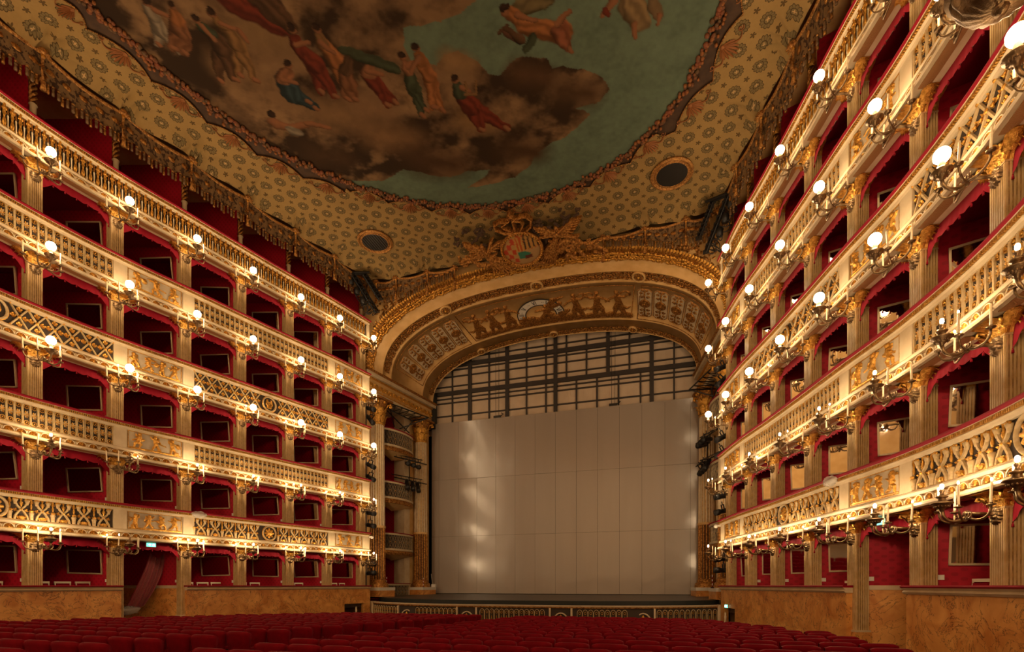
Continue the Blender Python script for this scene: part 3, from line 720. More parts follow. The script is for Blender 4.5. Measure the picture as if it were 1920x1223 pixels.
# knots where the cloth is gathered
for s in (1, -1):
    for i in range(NP): x, y, _ = pt(i, .42, 0, s); KN.append((x, y))
for x in (7.75, 5.9, -5.6, -7.5): KN.append((x, 25.1))
KN = [(math.atan2(y - CCY, x - CCX) % (2 * PI), x, y) for x, y in KN]
cusp_px = [(157, 58), (277, 160), (381, 241), (478, 301), (567, 343), (656, 376), (729, 394), (811, 405), (881, 401), (950, 394), (1023, 372), (1096, 339), (1167, 292), (1238, 226), (1311, 139)]
cu = sorted([math.atan2(y - CCY, x - CCX) % (2 * PI) for x, y in [on_z(*p, 17.3) for p in cusp_px]])
st = np.mean(np.diff(cu)); lo = cu[0]
while lo - st > cu[-1] - 2 * PI + st * .6: lo -= st; cu.insert(0, lo)
cu = np.array(cu); cu_all = np.concatenate([cu - 2 * PI, cu, cu + 2 * PI])
def r_scal(a):
    """scalloped lip: cusps point outwards, arcs swell towards the middle"""
    a = a % (2 * PI); i = np.searchsorted(cu_all, a) - 1; c0, c1 = cu_all[i], cu_all[i + 1]; u = (a - c0) / (c1 - c0)
    base = float(r_paint(a)); g = .85 if abs(math.cos(a)) > .6 else .55
    return base + g - .38 * math.sin(PI * u) ** .8
ceil = empty('ceiling', (0, 12, Z0 + CZ), worldkids=True); tag(ceil, 'printed cream cloth ceiling gathered into knots around a large painted oval', 'ceiling', kind='structure')
NA, NR = 900, 14
vs = []; fs = []
ka = np.array([k_[0] for k_ in KN])
for i in range(NA):
    a = 2 * PI * i / NA; r0 = r_scal(a); r1 = float(r_rim(a)); ca, sa = math.cos(a), math.sin(a)
    for j in range(NR + 1):
        u = j / NR; r = r0 + (r1 - r0) * u; x, y = CCX + r * ca, CCY + r * sa; z = CZ - .22 * max(0, (u - .75) / .25) ** 2
        for q, kx, ky in KN:
            d = math.hypot(x - kx, y - ky)
            if d < 1.5:
                b = math.atan2(y - ky, x - kx); z += .15 * math.sin(b * 13) * (1 - d / 1.5) * min(1, d / .25)
        vs.append((x, y, Z0 + z))
for i in range(NA):
    for j in range(NR): a_, b_ = i * (NR + 1) + j, ((i + 1) % NA) * (NR + 1) + j; fs.append((a_, a_ + 1, b_ + 1, b_))
mb = MB(); mb.add(vs, fs, cloth_m, True); mb.build('ceiling_cloth', ceil)
mb = MB(); mb.box(-15, 15, -6.3, 27, Z0 + 17.7, Z0 + 17.9, cream_dark); mb.build('roof_slab', ceil)
# umber border ring
mb = MB(); vs = []
for i in range(360):
    a = 2 * PI * i / 360; r = float(r_paint(a)); ca, sa = math.cos(a), math.sin(a)
    for q in (-.1, 1.2): vs.append((CCX + (r + q) * ca, CCY + (r + q) * sa, Z0 + CZ + .05))
mb.add(vs, [(2 * i, 2 * i + 1, (2 * i + 3) % 720, (2 * i + 2) % 720) for i in range(360)], band_m); mb.build('umber_border', ceil)
# rose garland: many small blooms along the edge
mb = MB(); rg = random.Random(5); n = 1150
for i in range(n):
    a = 2 * PI * i / n; r = float(r_paint(a)) + rg.uniform(-.08, .20); x, y = CCX + r * math.cos(a), CCY + r * math.sin(a); q = rg.uniform(.055, .10)
    mb.ball((x, y, Z0 + CZ + .0), (q, q, q * .7), rose_m, 7, 4)
    if i % 2 == 0:
        q = rg.uniform(.05, .08); r += rg.uniform(-.15, .2); mb.ball((CCX + r * math.cos(a), CCY + r * math.sin(a), Z0 + CZ - .02), q, palm_m, 5, 3)
mb.build('rose_garland', ceil, kind='stuff')
# pearl edging and palmettes on the lip
mb = MB()
for i in range(1500):
    a = 2 * PI * i / 1500; r = r_scal(a) + .01; mb.ball((CCX + r * math.cos(a), CCY + r * math.sin(a), Z0 + CZ - .01), .028, rope_m, 4, 3)
mb.build('pearl_edging', ceil, kind='stuff')
def palmette():
    mb = MB(); c = []
    for k in range(-4, 5):
        a = PI / 2 + k * .28; L = .62 - .035 * abs(k) ** 1.3
        p = [(q * L * math.cos(a - k * .06 * q), q * L * math.sin(a - k * .06 * q) - .05) for q in (0.15, .45, .75, 1.)]
        for (x1, y1), (x2, y2), w1, w2 in zip(p[:-1], p[1:], (.02, .03, .04), (.03, .04, .02)):
            d = math.hypot(x2 - x1, y2 - y1); nx, ny = -(y2 - y1) / d, (x2 - x1) / d
            mb.add([(x1 - nx * w1, y1 - ny * w1, 0), (x1 + nx * w1, y1 + ny * w1, 0), (x2 + nx * w2, y2 + ny * w2, 0), (x2 - nx * w2, y2 - ny * w2, 0), (x1, y1, -.03), (x2, y2, -.03)], [(0, 4, 5, 3), (4, 1, 2, 5)], palm_m)
    for sx in (-1, 1):      # side scrolls
        pts = [(sx * (.12 + .5 * q), .05 + .28 * math.sin(q * 2.6), -.012) for q in np.linspace(0, 1, 8)]
        mb.tube(pts, [.02, .022, .025, .025, .022, .02, .018, .015], palm_m, 5)
        mb.tube([(sx * (.66 + .10 * math.cos(b) * (1 - b / 9)), .12 + .10 * math.sin(b) * (1 - b / 9), -.012) for b in np.linspace(0, 6.5, 12)], .018, palm_m, 5)
    mb.ball((0, 0, -.01), (.09, .09, .03), palm_m, 8, 4)
    return mb.mesh('palmette')
U_PALM = palmette()
for i in range(len(cu)):
    a0 = cu[i]; a1 = cu[i + 1] if i + 1 < len(cu) else cu[0] + 2 * PI; a = (a0 + a1) / 2; r = r_scal(a) + .12; sp_ = (a1 - a0) * r / 1.95
    put(U_PALM, 'palmette', ceil, loc=(CCX + r * math.cos(a), CCY + r * math.sin(a), Z0 + CZ - .02), rot=(0, 0, a - PI / 2), scale=(sp_, 1.0, 1))
# round vents; a black disc stands in for the shaded interior
for sx, lb in ((-1, 'left'), (1, 'right')):
    mb = MB(); mb.lathe([(.86, 0), (.88, -.06), (.8, -.10), (.72, -.05), (.7, -.08), (.64, -.09), (.6, -.02), (.6, .1)], rope_m, 32, smooth=False); mb.lathe([(.66, -.07), (0, -.07)], black, 32)
    for q in np.linspace(-.5, .5, 9): mb.box(q - .008, q + .008, -.5, .5, -.09, -.07, black)
    v = mb.build('ceiling_vent', loc=(sx * 7.12, 22.42, Z0 + CZ - .01)); tag(v, 'round dark ceiling vent with moulded gilt rim, %s side of the cloth ceiling' % ('left' if sx < 0 else 'right'), 'vent', 'round ceiling vents')

# painted canvas
def fbm(x, y, oct=6, seed=0, f0=1.):
    rng = np.random.RandomState(seed); out = np.zeros_like(x); amp = 1.; f = f0; tot = 0
    for o in range(oct):
        tab = rng.rand(64, 64); xi = x * f + 17.3 * o; yi = y * f + 9.1 * o; x0 = np.floor(xi).astype(int); y0 = np.floor(yi).astype(int); u = xi - x0; v = yi - y0; u = u * u * (3 - 2 * u); v = v * v * (3 - 2 * v)
        a = tab[x0 % 64, y0 % 64]; b = tab[(x0 + 1) % 64, y0 % 64]; c = tab[x0 % 64, (y0 + 1) % 64]; d = tab[(x0 + 1) % 64, (y0 + 1) % 64]
        out += amp * (a * (1 - u) * (1 - v) + b * u * (1 - v) + c * (1 - u) * v + d * u * v); tot += amp; amp *= .55; f *= 2.05
    return out / tot
def inside(poly, X, Y):
    r = np.zeros(X.shape, bool); n = len(poly)
    for i in range(n):
        x1, y1 = poly[i]; x2, y2 = poly[(i + 1) % n]
        if y1 == y2: continue
        c = ((y1 > Y) != (y2 > Y)) & (X < (x2 - x1) * (Y - y1) / (y2 - y1) + x1); r ^= c
    return r
st_ = .04
xs = np.arange(-10.4, 9.4, st_); ys = np.arange(0, 22.6, st_); X, Y = np.meshgrid(xs, ys, indexing='ij')
A = np.arctan2(Y - CCY, X - CCX); R = np.hypot(X - CCX, Y - CCY); keep = R < r_paint(A) + .06
wx = X + .35 * (fbm(X, Y, 5, 3, .9) - .5); wy = Y + .35 * (fbm(X, Y, 5, 4, .9) - .5)
q = lambda pts: [on_z(x, y, 17.35) for x, y in pts]
sky = q([(900, -3), (855, 29), (822, 47), (760, 55), (757, 91), (775, 118), (819, 120), (835, 100), (859, 97), (895, 120), (915, 142), (932, 146), (950, 131), (970, 112), (990, 109), (1026, 108), (1037, 128), (1060, 126), (1096, 129), (1128, 146), (1139, 171), (1121, 193), (1081, 204), (1103, 215), (1077, 241), (1052, 259), (1005, 288), (994, 310), (968, 332), (932, 344), (877, 352), (905, 330), (917, 317), (870, 320), (844, 333), (804, 328), (760, 317), (713, 339), (662, 339), (600, 330), (700, 380), (860, 400), (1040, 380), (1180, 300), (1290, 200), (1350, 60), (1345, -3)]) + [(9.5, 15), (9.3, 9), (6, 2), (3, 6), (2.0, 12)]
hole = q([(780, 250), (800, 130), (900, 60)])
cl = fbm(X, Y, 6, 11, .55); cl2 = fbm(X + 5, Y * 1.2, 6, 12, 1.2); fine = fbm(X, Y, 3, 13, 7.)
v = np.clip((cl - .5) * 3.2 + (cl2 - .5) * 2.4 + .42, 0, 1)[..., None]
C = (1 - v) * np.array([.045, .024, .011]) + v * np.array([.30, .18, .085])
v3 = np.clip((cl2 - .58) * 5, 0, 1)[..., None]; C = C * (1 - v3 * .6) + v3 * .6 * np.array([.42, .26, .12])
skm = inside(sky, wx, wy); tc = np.array([.165, .235, .155]) * (.82 + .36 * fine + .5 * (cl2 - .5))[..., None]; C = np.where(skm[..., None], tc, C)
# soft golden rims where cloud meets the clear sky
def dab(x1, y1, r1, x2, y2, r2, col, soft=.25, fold=0.):
    global C
    (a, b), (c, d) = on_z(x1, y1, 17.35), on_z(x2, y2, 17.35)
    s1 = depth(a, b) / 955 * r1; s2 = depth(c, d) / 955 * r2; m = max(s1, s2) * 1.4
    i0, i1 = int((min(a, c) - m - xs[0]) / st_), int((max(a, c) + m - xs[0]) / st_) + 2; j0, j1 = int((min(b, d) - m - ys[0]) / st_), int((max(b, d) + m - ys[0]) / st_) + 2
    i0, j0 = max(i0, 0), max(j0, 0)
    if i1 <= i0 or j1 <= j0 or i0 >= len(xs) or j0 >= len(ys): return
    sx, sy = X[i0:i1, j0:j1], Y[i0:i1, j0:j1]
    if sx.size == 0: return
    wn = min(.10, m * .35); sx = sx + wn * 2 * (fbm(sx, sy, 3, 41, 3.) - .5); sy = sy + wn * 2 * (fbm(sx + 9, sy, 3, 42, 3.) - .5)
    dx, dy = c - a, d - b; L2 = dx * dx + dy * dy + 1e-9; t = np.clip(((sx - a) * dx + (sy - b) * dy) / L2, 0, 1)
    dd = np.hypot(sx - a - t * dx, sy - b - t * dy) / (s1 + (s2 - s1) * t)
    al = np.clip((1 - dd) / (soft if soft > .6 else soft * .5), 0, 1)[..., None]; sg = ((sx - a) * dy - (sy - b) * dx) / math.sqrt(L2) / (s1 + 1e-6)
    sh = (1.0 + (.3 * np.sin(((sx - a) * dy - (sy - b) * dx) / math.sqrt(L2) * 21 + 6 * fbm(sx, sy, 3, 33, 2.5)) * fold if fold else 0) + .25 * (fbm(sx, sy, 3, 21, 5.) - .5))
    col_ = np.array(col)[None, None, :] * (sh * (1.15 - .55 * dd ** 2 + (.35 * sg if soft < .6 else 0)))[..., None]
    C[i0:i1, j0:j1] = C[i0:i1, j0:j1] * (1 - al) + al * col_
SK = (.30, .13, .055); SKD = (.20, .085, .035); HAIR = (.035, .016, .008); RED = (.17, .03, .013); OCH = (.24, .13, .045); WHT = (.26, .21, .14); BLU = (.03, .055, .06); GRN = (.055, .07, .035); BRN = (.10, .05, .022); ORG = (.33, .13, .04)
# soft light clouds first
for x, y, r, c in [(500, 60, 60, (.26, .16, .07)), (450, 130, 50, (.3, .18, .08)), (640, 215, 55, (.26, .15, .065)), (860, 115, 32, (.32, .19, .08)), (900, 225, 40, (.28, .16, .06)), (740, 255, 60, (.25, .14, .06)), (1000, 140, 45, (.10, .05, .022)), (1080, 170, 50, (.085, .045, .02)), (980, 280, 50, (.075, .038, .016)), (820, 300, 60, (.08, .04, .018)), (620, 290, 50, (.07, .036, .016)), (700, 200, 45, (.26, .15, .07)), (420, 230, 50, (.075, .04, .02))]:
    dab(x - r * .5, y, r, x + r * .5, y + r * .15, r * .8, c, .95)
def person(hx, hy, tx, ty, kx, ky, f1x, f1y, f2x, f2y, robe, skirt, hr=9, arm=None, tw=17):
    dab(kx, ky, tw * 1.05, f1x, f1y, tw * .5, skirt, .3, 1.); dab(kx, ky, tw, f2x, f2y, tw * .45, skirt, .3, 1.)
    dab(f1x, f1y, 5, f1x + 5, f1y + 4, 5, SK); dab(f2x, f2y, 5, f2x + 6, f2y + 3, 5, SK)
    dab(tx, ty, tw * .85, kx, ky, tw * 1.05, skirt, .3, 1.); dab((hx + tx) / 2 + 1, (hy + ty) / 2 + 4, tw * .72, tx, ty, tw * .8, robe, .3, .7)
    for a in (arm or []): dab(*a[:2], 6.5, *a[2:4], 5, SK, .4)
    dab(hx, hy, hr, hx + 1, hy + 2, hr * .95, SK, .3); dab(hx - 1, hy - 3, hr, hx - 2, hy - 4, hr * .8, HAIR, .4)
person(273, 5, 285, 30, 300, 55, 295, 82, 338, 95, WHT, WHT, 9, [(290, 20, 315, 30)])
person(322, 10, 330, 35, 340, 60, 345, 98, 325, 90, ORG, SKD, 8)
person(368, 37, 392, 60, 415, 90, 410, 150, 440, 148, GRN, BRN, 9, [(380, 50, 400, 75)])
person(396, 25, 420, 50, 445, 85, 450, 140, 478, 150, OCH, OCH, 9, [(415, 45, 450, 60), (450, 60, 465, 80)], 15)
dab(430, -5, 30, 520, 45, 26, RED, .3, 1.); dab(490, -5, 34, 540, 45, 18, BRN, .3, 1.)
person(545, 52, 560, 90, 590, 120, 600, 170, 628, 180, RED, RED, 9, [(555, 85, 580, 80)], 19)
person(591, 53, 605, 80, 630, 115, 655, 185, 640, 150, OCH, ORG, 9, [(600, 80, 625, 100)], 17)
person(655, 100, 648, 130, 652, 155, 650, 185, 662, 185, BRN, SKD, 8)
person(690, 112, 692, 138, 705, 160, 740, 190, 725, 195, SK, RED, 8, [(690, 135, 715, 140)], 16)
dab(645, 95, 12, 740, 130, 10, GRN, .3, .6)
person(540, 122, 532, 148, 545, 175, 590, 202, 575, 190, SK, BLU, 8, [(530, 150, 555, 158)], 20)
person(753, 108, 765, 135, 775, 165, 790, 215, 797, 205, SK, GRN, 8, [(765, 125, 785, 112)], 13)
person(779, 88, 790, 115, 805, 145, 828, 205, 812, 200, ORG, ORG, 9, [(785, 108, 770, 135)], 14)
person(852, 150, 862, 175, 885, 200, 948, 240, 900, 242, GRN, RED, 8, [(865, 165, 880, 172)], 19)
dab(872, 155, 2.5, 876, 178, 2.5, OCH); dab(892, 152, 2.5, 893, 178, 2.5, OCH); dab(872, 178, 3, 893, 178, 3, OCH)
dab(515, 232, 12, 548, 243, 10, SK, .3); dab(548, 240, 8, 575, 235, 7, SK); dab(575, 232, 6, 618, 240, 4, SK); dab(545, 245, 10, 560, 248, 8, WHT, .3, 1.); dab(507, 213, 8, 508, 216, 7, HAIR)
# the two flying figures over the clear sky
dab(975, 12, 16, 1030, 4, 10, (.16, .12, .05), .3, 1.); dab(960, 28, 16, 985, 45, 16, ORG, .3, .8); dab(985, 50, 18, 1055, 62, 22, ORG, .3, 1.); dab(1000, 75, 12, 985, 92, 8, GRN, .3); dab(1050, 60, 20, 1068, 90, 8, (.26, .09, .04), .3, 1.)
dab(1045, 45, 8, 1068, 22, 5, SK); dab(1068, 90, 5, 1072, 98, 4, SK); dab(970, 28, 7, 1005, 38, 5, SK); dab(945, 20, 9, 946, 23, 8, SK); dab(944, 14, 9, 950, 12, 7, HAIR)
dab(936, 62, 4, 950, 50, 4, BRN); dab(950, 62, 9, 968, 72, 8, (.14, .06, .03), .3); dab(948, 55, 4, 975, 75, 10, BRN, .3)
dab(1150, 5, 8, 1128, 32, 5, SK); dab(1135, 22, 7, 1140, 26, 6, RED); dab(1180, 5, 24, 1200, 40, 20, (.24, .16, .07), .3, 1.); dab(1190, 48, 7, 1192, 72, 4, SK); dab(1225, 10, 14, 1235, 30, 8, (.2, .13, .06), .3); dab(1236, 30, 5, 1233, 45, 4, SK)
me = bpy.data.meshes.new('painted_canvas'); idx = -np.ones(X.shape, int); ii, jj = np.nonzero(keep); idx[ii, jj] = np.arange(len(ii))
Kq = keep[:-1, :-1] & keep[1:, :-1] & keep[1:, 1:] & keep[:-1, 1:]; a, b = np.nonzero(Kq)
co = np.stack([X[ii, jj], Y[ii, jj], np.full(len(ii), Z0 + CZ + .04)], 1); F = np.stack([idx[a, b], idx[a + 1, b], idx[a + 1, b + 1], idx[a, b + 1]], 1)
me.vertices.add(len(co)); me.vertices.foreach_set('co', co.ravel()); me.loops.add(F.size); me.loops.foreach_set('vertex_index', F.ravel()); me.polygons.add(len(F)); me.polygons.foreach_set('loop_start', np.arange(len(F)) * 4); me.update()
ca_ = me.color_attributes.new('paint', 'FLOAT_COLOR', 'POINT'); cc = np.ones((len(co), 4)); cc[:, :3] = np.clip(C[ii, jj] * np.array([.66, .64, .66]), 0, 1); ca_.data.foreach_set('color', cc.ravel()); me.materials.append(paint_m); me.validate()
pc = put(me, 'ceiling_painting'); tag(pc, 'oval ceiling painting of robed figures on brown clouds against green sky', 'painting')

# rope, knots, valance and tassels, hanging from the rim
def knot_mesh():
    mb = MB(); mb.ball((0, 0, 0), (.16, .16, .12), rope_m, 8, 5)
    for k in range(9): a = 2 * PI * k / 9; mb.leaf((.07 * math.cos(a), .07 * math.sin(a), -.06), (0, 0, -1), (math.cos(a), math.sin(a), 0), .22, .11, gold_old, .25, 3)
    mb.ball((0, 0, -.13), .07, gold, 7, 4)
    mb.tube([(0, 0, -.1), (.03, 0, -.5), (0, .02, -.95)], [.05, .035, .03], rope_m, 6)
    for k in range(6): a = 2 * PI * k / 6; mb.leaf((0, 0, -.35 - .09 * k), (math.cos(a), math.sin(a), 0), (math.cos(a) * .5, math.sin(a) * .5, -1), .2, .14, gold_old, .4, 3)
    mb.lathe([(.05, -.92), (.08, -.98), (.05, -1.02), (.09, -1.22), (0, -1.23)], gold_old, 8)
    return mb.mesh('knot')
U_KNOT = knot_mesh()
def valance(name, pts, label, botf=None, tass=True):
    """pts: list of (x,y) knots; between each pair a swag of rope, a cloth panel and a tassel fringe"""
    V = empty('valance', (pts[0][0], pts[0][1], Z0 + 17.1), worldkids=True); tag(V, label, 'valance', 'valances around the ceiling')
    for i, p in enumerate(pts):
        put(U_KNOT, 'knot', V, loc=(p[0], p[1], Z0 + 17.12), rot=(0, 0, i * .7))
    for i in range(len(pts) - 1):
        (x1, y1), (x2, y2) = pts[i], pts[i + 1]; L = math.hypot(x2 - x1, y2 - y1); dx, dy = (x2 - x1) / L, (y2 - y1) / L; nx, ny = -dy, dx
        mx, my = (x1 + x2) / 2, (y1 + y2) / 2
        if (nx * (CCX - mx) + ny * (CCY - my)) < 0: nx, ny = -nx, -ny
        mb = MB(); n = 16; pr = []
        for j in range(n + 1):
            u = j / n; sg = math.sin(PI * u); pr.append((x1 + dx * L * u - nx * .10 * sg, y1 + dy * L * u - ny * .10 * sg, Z0 + 17.08 - .08 * sg))
        mb.tube(pr, .055, rope_m, 6)
        for j in range(n * 3): u = (j + .5) / (n * 3); sg = math.sin(PI * u); mb.ball((x1 + dx * L * u - nx * .10 * sg, y1 + dy * L * u - ny * .10 * sg, Z0 + 17.05 - .08 * sg), (.05, .05, .045), rope_m, 5, 3)
        mb.build('rope', V)
        def P(u, w_):
            sg = math.sin(PI * u); fold = .035 * math.sin(u * L * 16) * (.3 + w_); zb = 16.36 + .10 * (1 - sg) - .09 * abs(math.sin(u * PI * 6)); 
            x, y = x1 + dx * L * u - nx * (.10 * sg + .14 * w_ + fold), y1 + dy * L * u - ny * (.10 * sg + .14 * w_ + fold)
            if botf: zb = max(zb, botf(x) )
            return (x, y, Z0 + (17.05 - .08 * sg) * (1 - w_) + zb * w_)
        mb = MB(); mb.grid(P, 36, 6, valance_m); mb.build('valance_cloth', V)
        mb = MB()
        for j in range(5):       # embroidered cartouches
            u = (j + .5) / 5; c = P(u, .5); mb.ball((c[0] + nx * .03, c[1] + ny * .03, c[2]), (.12 * abs(dx) + .03, .12 * abs(dy) + .03, .09), gold_old, 8, 4)
        mb.build('embroidered_cartouche', V, kind='stuff')
        mb = MB(); nt_ = int(L / .14)
        for j in range(nt_ + 1):
            u = (j + .5) / (nt_ + 1); c = P(u, 1.)
            mb.ball((c[0], c[1], c[2] - .02), (.05, .05, .04), rope_m, 6, 4)
            mb.lathe([(.015, .0), (.05, -.06), (.05, -.1), (.035, -.12), (.04, -.14), (.045, -.27), (0, -.28)], tassel_m if j % 3 else gold_old, 6, (c[0], c[1], c[2] - .03))
        mb.build('tassel_fringe', V, kind='stuff')
for s in (-1, 1):
    valance('v', [pt(i, .42, 0, s)[:2] for i in range(NP)], 'fringed brown and cream cloth valance above the top gallery of the %s wall' % SIDEWORD[s])
AZ = lambda x: 12.5 + 4.35 * max(0, 1 - abs(x / 9.7) ** 2.5) ** .4
bf = lambda x: (AZ(x) + .12 + .25)
valance('f', [(pt(0, .42, 0, -1)[0] + .35, pt(0, .42, 0, -1)[1] + .25), (-7.5, 25.1), (-5.6, 25.15), (-4.0, 25.2)], 'fringed cloth valance over the arch, left of the coat of arms', bf)
valance('f', [(3.9, 25.2), (5.9, 25.15), (7.75, 25.1), (pt(0, .42, 0, 1)[0] - .35, pt(0, .42, 0, 1)[1] + .25)], 'fringed cloth valance over the arch, right of the coat of arms', bf)
#PART2
# ------------------------------------------------------------------ wall lamps (candelabra sconces)
def bez(p, n=9):
    p = [Vector(q) for q in p]; out = []
    for i in range(n):
        t = i / (n - 1); out.append(p[0] * (1 - t) ** 3 + p[1] * 3 * t * (1 - t) ** 2 + p[2] * 3 * t * t * (1 - t) + p[3] * t ** 3)
    return out
def unit(fn, name): mb = MB(); fn(mb); return mb.mesh(name)
def m_arm(mb):
    mb.tube([(0, .04, 0), (0, .2, .02), (0, .42, .02)], [.035, .03, .04], bronze, 7)
    mb.ball((0, .45, .02), (.065, .08, .065), bronze, 8, 5)
    mb.lathe([(.0, -.10), (.03, -.08), (.05, -.03), (.05, .03), (.0, .06)], bronze, 8, (0, .45, .0))
    mb.tube(bez([(0, .45, 0), (0, .55, -.16), (0, .82, -.16), (0, .84, .08)]), [.03] * 9, bronze, 6)
U_ARM = unit(m_arm, 'arm')
def m_bowl(mb):
    mb.lathe([(0, -.02), (.035, .0), (.04, .04), (.10, .07), (.125, .10), (.13, .12), (.17, .135), (.175, .15), (.12, .165), (.07, .19), (.05, .25), (.03, .28)], bronze, 16, (0, .84, .08))
    for k in range(14): a = 2 * PI * k / 14; mb.ball((.105 * math.cos(a), .84 + .105 * math.sin(a), .17), (.022, .022, .035), bronze, 5, 3)
U_BOWL = unit(m_bowl, 'bowl')
def m_branch(dx, y1):
    def f(mb):
        mb.tube(bez([(0, .45, .0), (dx * .45, .5, -.17), (dx * 1.05, y1, -.17), (dx, y1, .10)]), [.026, .026, .024, .022, .022, .02, .02, .02, .018], bronze, 6)
        mb.tube([(dx * .35 + .05 * math.cos(b), .5 + .02 * b / 6, -.02 + .05 * math.sin(b)) for b in np.linspace(0, 5, 8)], .012, bronze, 5)
        mb.lathe([(.018, 0), (.07, .015), (.075, .03), (.03, .03), (.028, .06), (.02, .06)], bronze, 9, (dx, y1, .09))
    return f
BR = [(-.30, .74), (.30, .74), (-.50, .38), (.50, .38)]
U_BR = [unit(m_branch(*b), 'branch') for b in BR]
U_CANDLE = unit(lambda mb: mb.lathe([(.021, 0), (.019, .36), (.008, .375), (0, .376)], candle_m, 8), 'candle')
U_FLAME = unit(lambda mb: mb.ball((0, 0, .395), (.016, .016, .03), flame_m, 6, 4), 'flame')
U_GLOBE = unit(lambda mb: mb.ball((0, .84, .53), (.135, .135, .135), globe_m, 14, 9), 'lit_globe')
U_SOCK = unit(lambda mb: [mb.lathe([(.05, .3), (.055, .33), (.04, .40), (.06, .41), (0, .41)], candle_m, 9, (0, .84, .03))], 'lamp_socket')
U_FIN = unit(lambda mb: [mb.lathe([(.03, .25), (.09, .28), (.095, .30), (.04, .32), (.025, .36), (.045, .40), (.01, .44), (0, .47)], bronze, 9, (0, .84, .05))], 'finial')
U_BULB = unit(lambda mb: mb.ball((0, .84, .53), (.035, .035, .05), bulb_m, 8, 5), 'lit_bulb')
LIT = {0: .62, 1: .42, 2: .22, 3: 0, 4: 0}
rs = random.Random(11)
def sconce(k, i, s):
    z = H * k + 1.26
    W = empty('wall_sconce', pt(i, 0, z, s), rot(i, s))
    kind = 'white globe lamp' if k >= 2 else 'small bright bulb'
    tag(W, 'bronze candelabra sconce with %s, %s pier from stage, %s box tier, %s wall' % (kind, ORD[i], ORD[k], SIDEWORD[s]), 'lamp', 'candelabra sconces on the box piers')
    put(U_ARM, 'arm', W); put(U_BOWL, 'bowl', W)
    for q, (dx, y1) in enumerate(BR):
        put(U_BR[q], 'branch', W)
        c = put(U_CANDLE, 'candle', W, loc=(dx, y1, .14), rot=(rs.uniform(-.04, .04), rs.uniform(-.05, .05), 0))
        if rs.random() < LIT[k]: put(U_FLAME, 'lit_bulb', c)
    if k >= 2: put(U_SOCK, 'lamp_socket', W); put(U_GLOBE, 'globe', W)
    else:
        dark = (k == 1 and s == -1 and i in (5,)) or (k == 0 and s == -1 and i in (5,))
        put(U_FIN, 'finial', W)
        if not dark: put(U_BULB, 'lit_bulb', W)
for s in (-1, 1):
    for k in range(5):
        for i in range(NP - 1): sconce(k, i, s)

# ------------------------------------------------------------------ red pelmets and mirrors in the boxes
U_TASSEL = unit(lambda mb: [mb.ball((0, 0, -.01), .014, velvet, 6, 4), mb.lathe([(.008, -.02), (.02, -.04), (.024, -.085), (0, -.086)], velvet, 6)], 'tassel')
for s in (-1, 1):
    for k in range(5):
        for i in range(NP - 1):
            if i > TEND - 1: continue
            zt = H * k + 1.68
            P = empty('pelmet', pt(i + .5, -.12, zt, s), worldkids=True)
            tag(P, 'scalloped red cloth pelmet with tassels, %s box from stage, %s box tier, %s wall' % (ORD[i], ORD[k], SIDEWORD[s]), 'pelmet', 'red pelmets in the box openings')
            a0, a1 = i + .09, i + .91; NS = 6
            def zb(u): e = abs(2 * u - 1); return -.27 - .34 * max(0, (e - .55) / .45) ** 2 - .055 * abs(math.sin(PI * NS * u)) ** .8
            def F(u, w_): t = a0 + (a1 - a0) * u; return pt(t, -.13 + .008 * math.sin(u * 75) * w_ + .03 * w_, zt + zb(u) * w_, s)
            mb = MB(); mb.grid(F, 42, 3, velvet); mb.build('cloth', P)
            for j in range(NS + 1):
                u = min(.985, max(.015, j / NS)); put(U_TASSEL, 'tassel', P, loc=F(u, 1.))
            if k == 0 and i == 4: continue
            # mirror on the partition nearer the stage
            pm = part_map(i, s); roll = rs.uniform(-.035, .035); w2, h2 = .64, .44; zc = H * k + .86
            M_ = empty('mirror', pm(.1, -.95, zc), worldkids=True)
            tag(M_, 'rectangular pale framed mirror on red wall, %s box from stage, %s box tier, %s wall' % (ORD[i], ORD[k], SIDEWORD[s]), 'mirror', 'framed mirrors inside the boxes')
            def c(n_, d_, z_):
                n2 = n_ * math.cos(roll) - z_ * math.sin(roll); z2 = n_ * math.sin(roll) + z_ * math.cos(roll)
                return pm(.085 + d_ + (z2 + h2) * .10, -.95 + n2, zc + z2)
            mb = MB(); mb.box(-w2 + .03, w2 - .03, 0, .012, -h2 + .03, h2 - .03, mirror_m, lambda a, b, z: c(a, b, z)); mb.build('glass', M_)
            mb = MB()
            for q in ((-w2, w2, -h2, -h2 + .045), (-w2, w2, h2 - .045, h2), (-w2, -w2 + .045, -h2, h2), (w2 - .045, w2, -h2, h2)): mb.box(q[0], q[1], -.02, .03, q[2], q[3], mirror_frame, lambda a, b, z: c(a, b, z))
            mb.build('frame', M_)

# ------------------------------------------------------------------ white painted chairs in the ground boxes
def m_chair(mb):
    for sx in (-1, 1):
        mb.tube([(sx * .19, -.22, .45), (sx * .21, -.26, .8), (sx * .22, -.30, 1.08)], [.022, .02, .02], chair_c, 6)
        mb.tube([(sx * .19, -.22, 0), (sx * .19, -.22, .46)], .02, chair_c, 6); mb.tube([(sx * .2, .2, 0), (sx * .2, .2, .44)], .02, chair_c, 6)
    mb.box(-.24, .24, -.325, -.28, 1.02, 1.09, chair_c); mb.box(-.2, .2, -.28, -.25, .62, .66, chair_c); mb.box(-.22, .22, -.24, .23, .40, .45, chair_c)
U_CH = unit(m_chair, 'box_chair')
U_CHPAD = unit(lambda mb: mb.box(-.18, .18, -.295, -.25, .68, 1.0, velvet), 'back_pad'); U_CHSEAT = unit(lambda mb: mb.box(-.21, .21, -.2, .22, .45, .50, velvet), 'seat')
cw = ['stage side', 'middle', 'rear side']
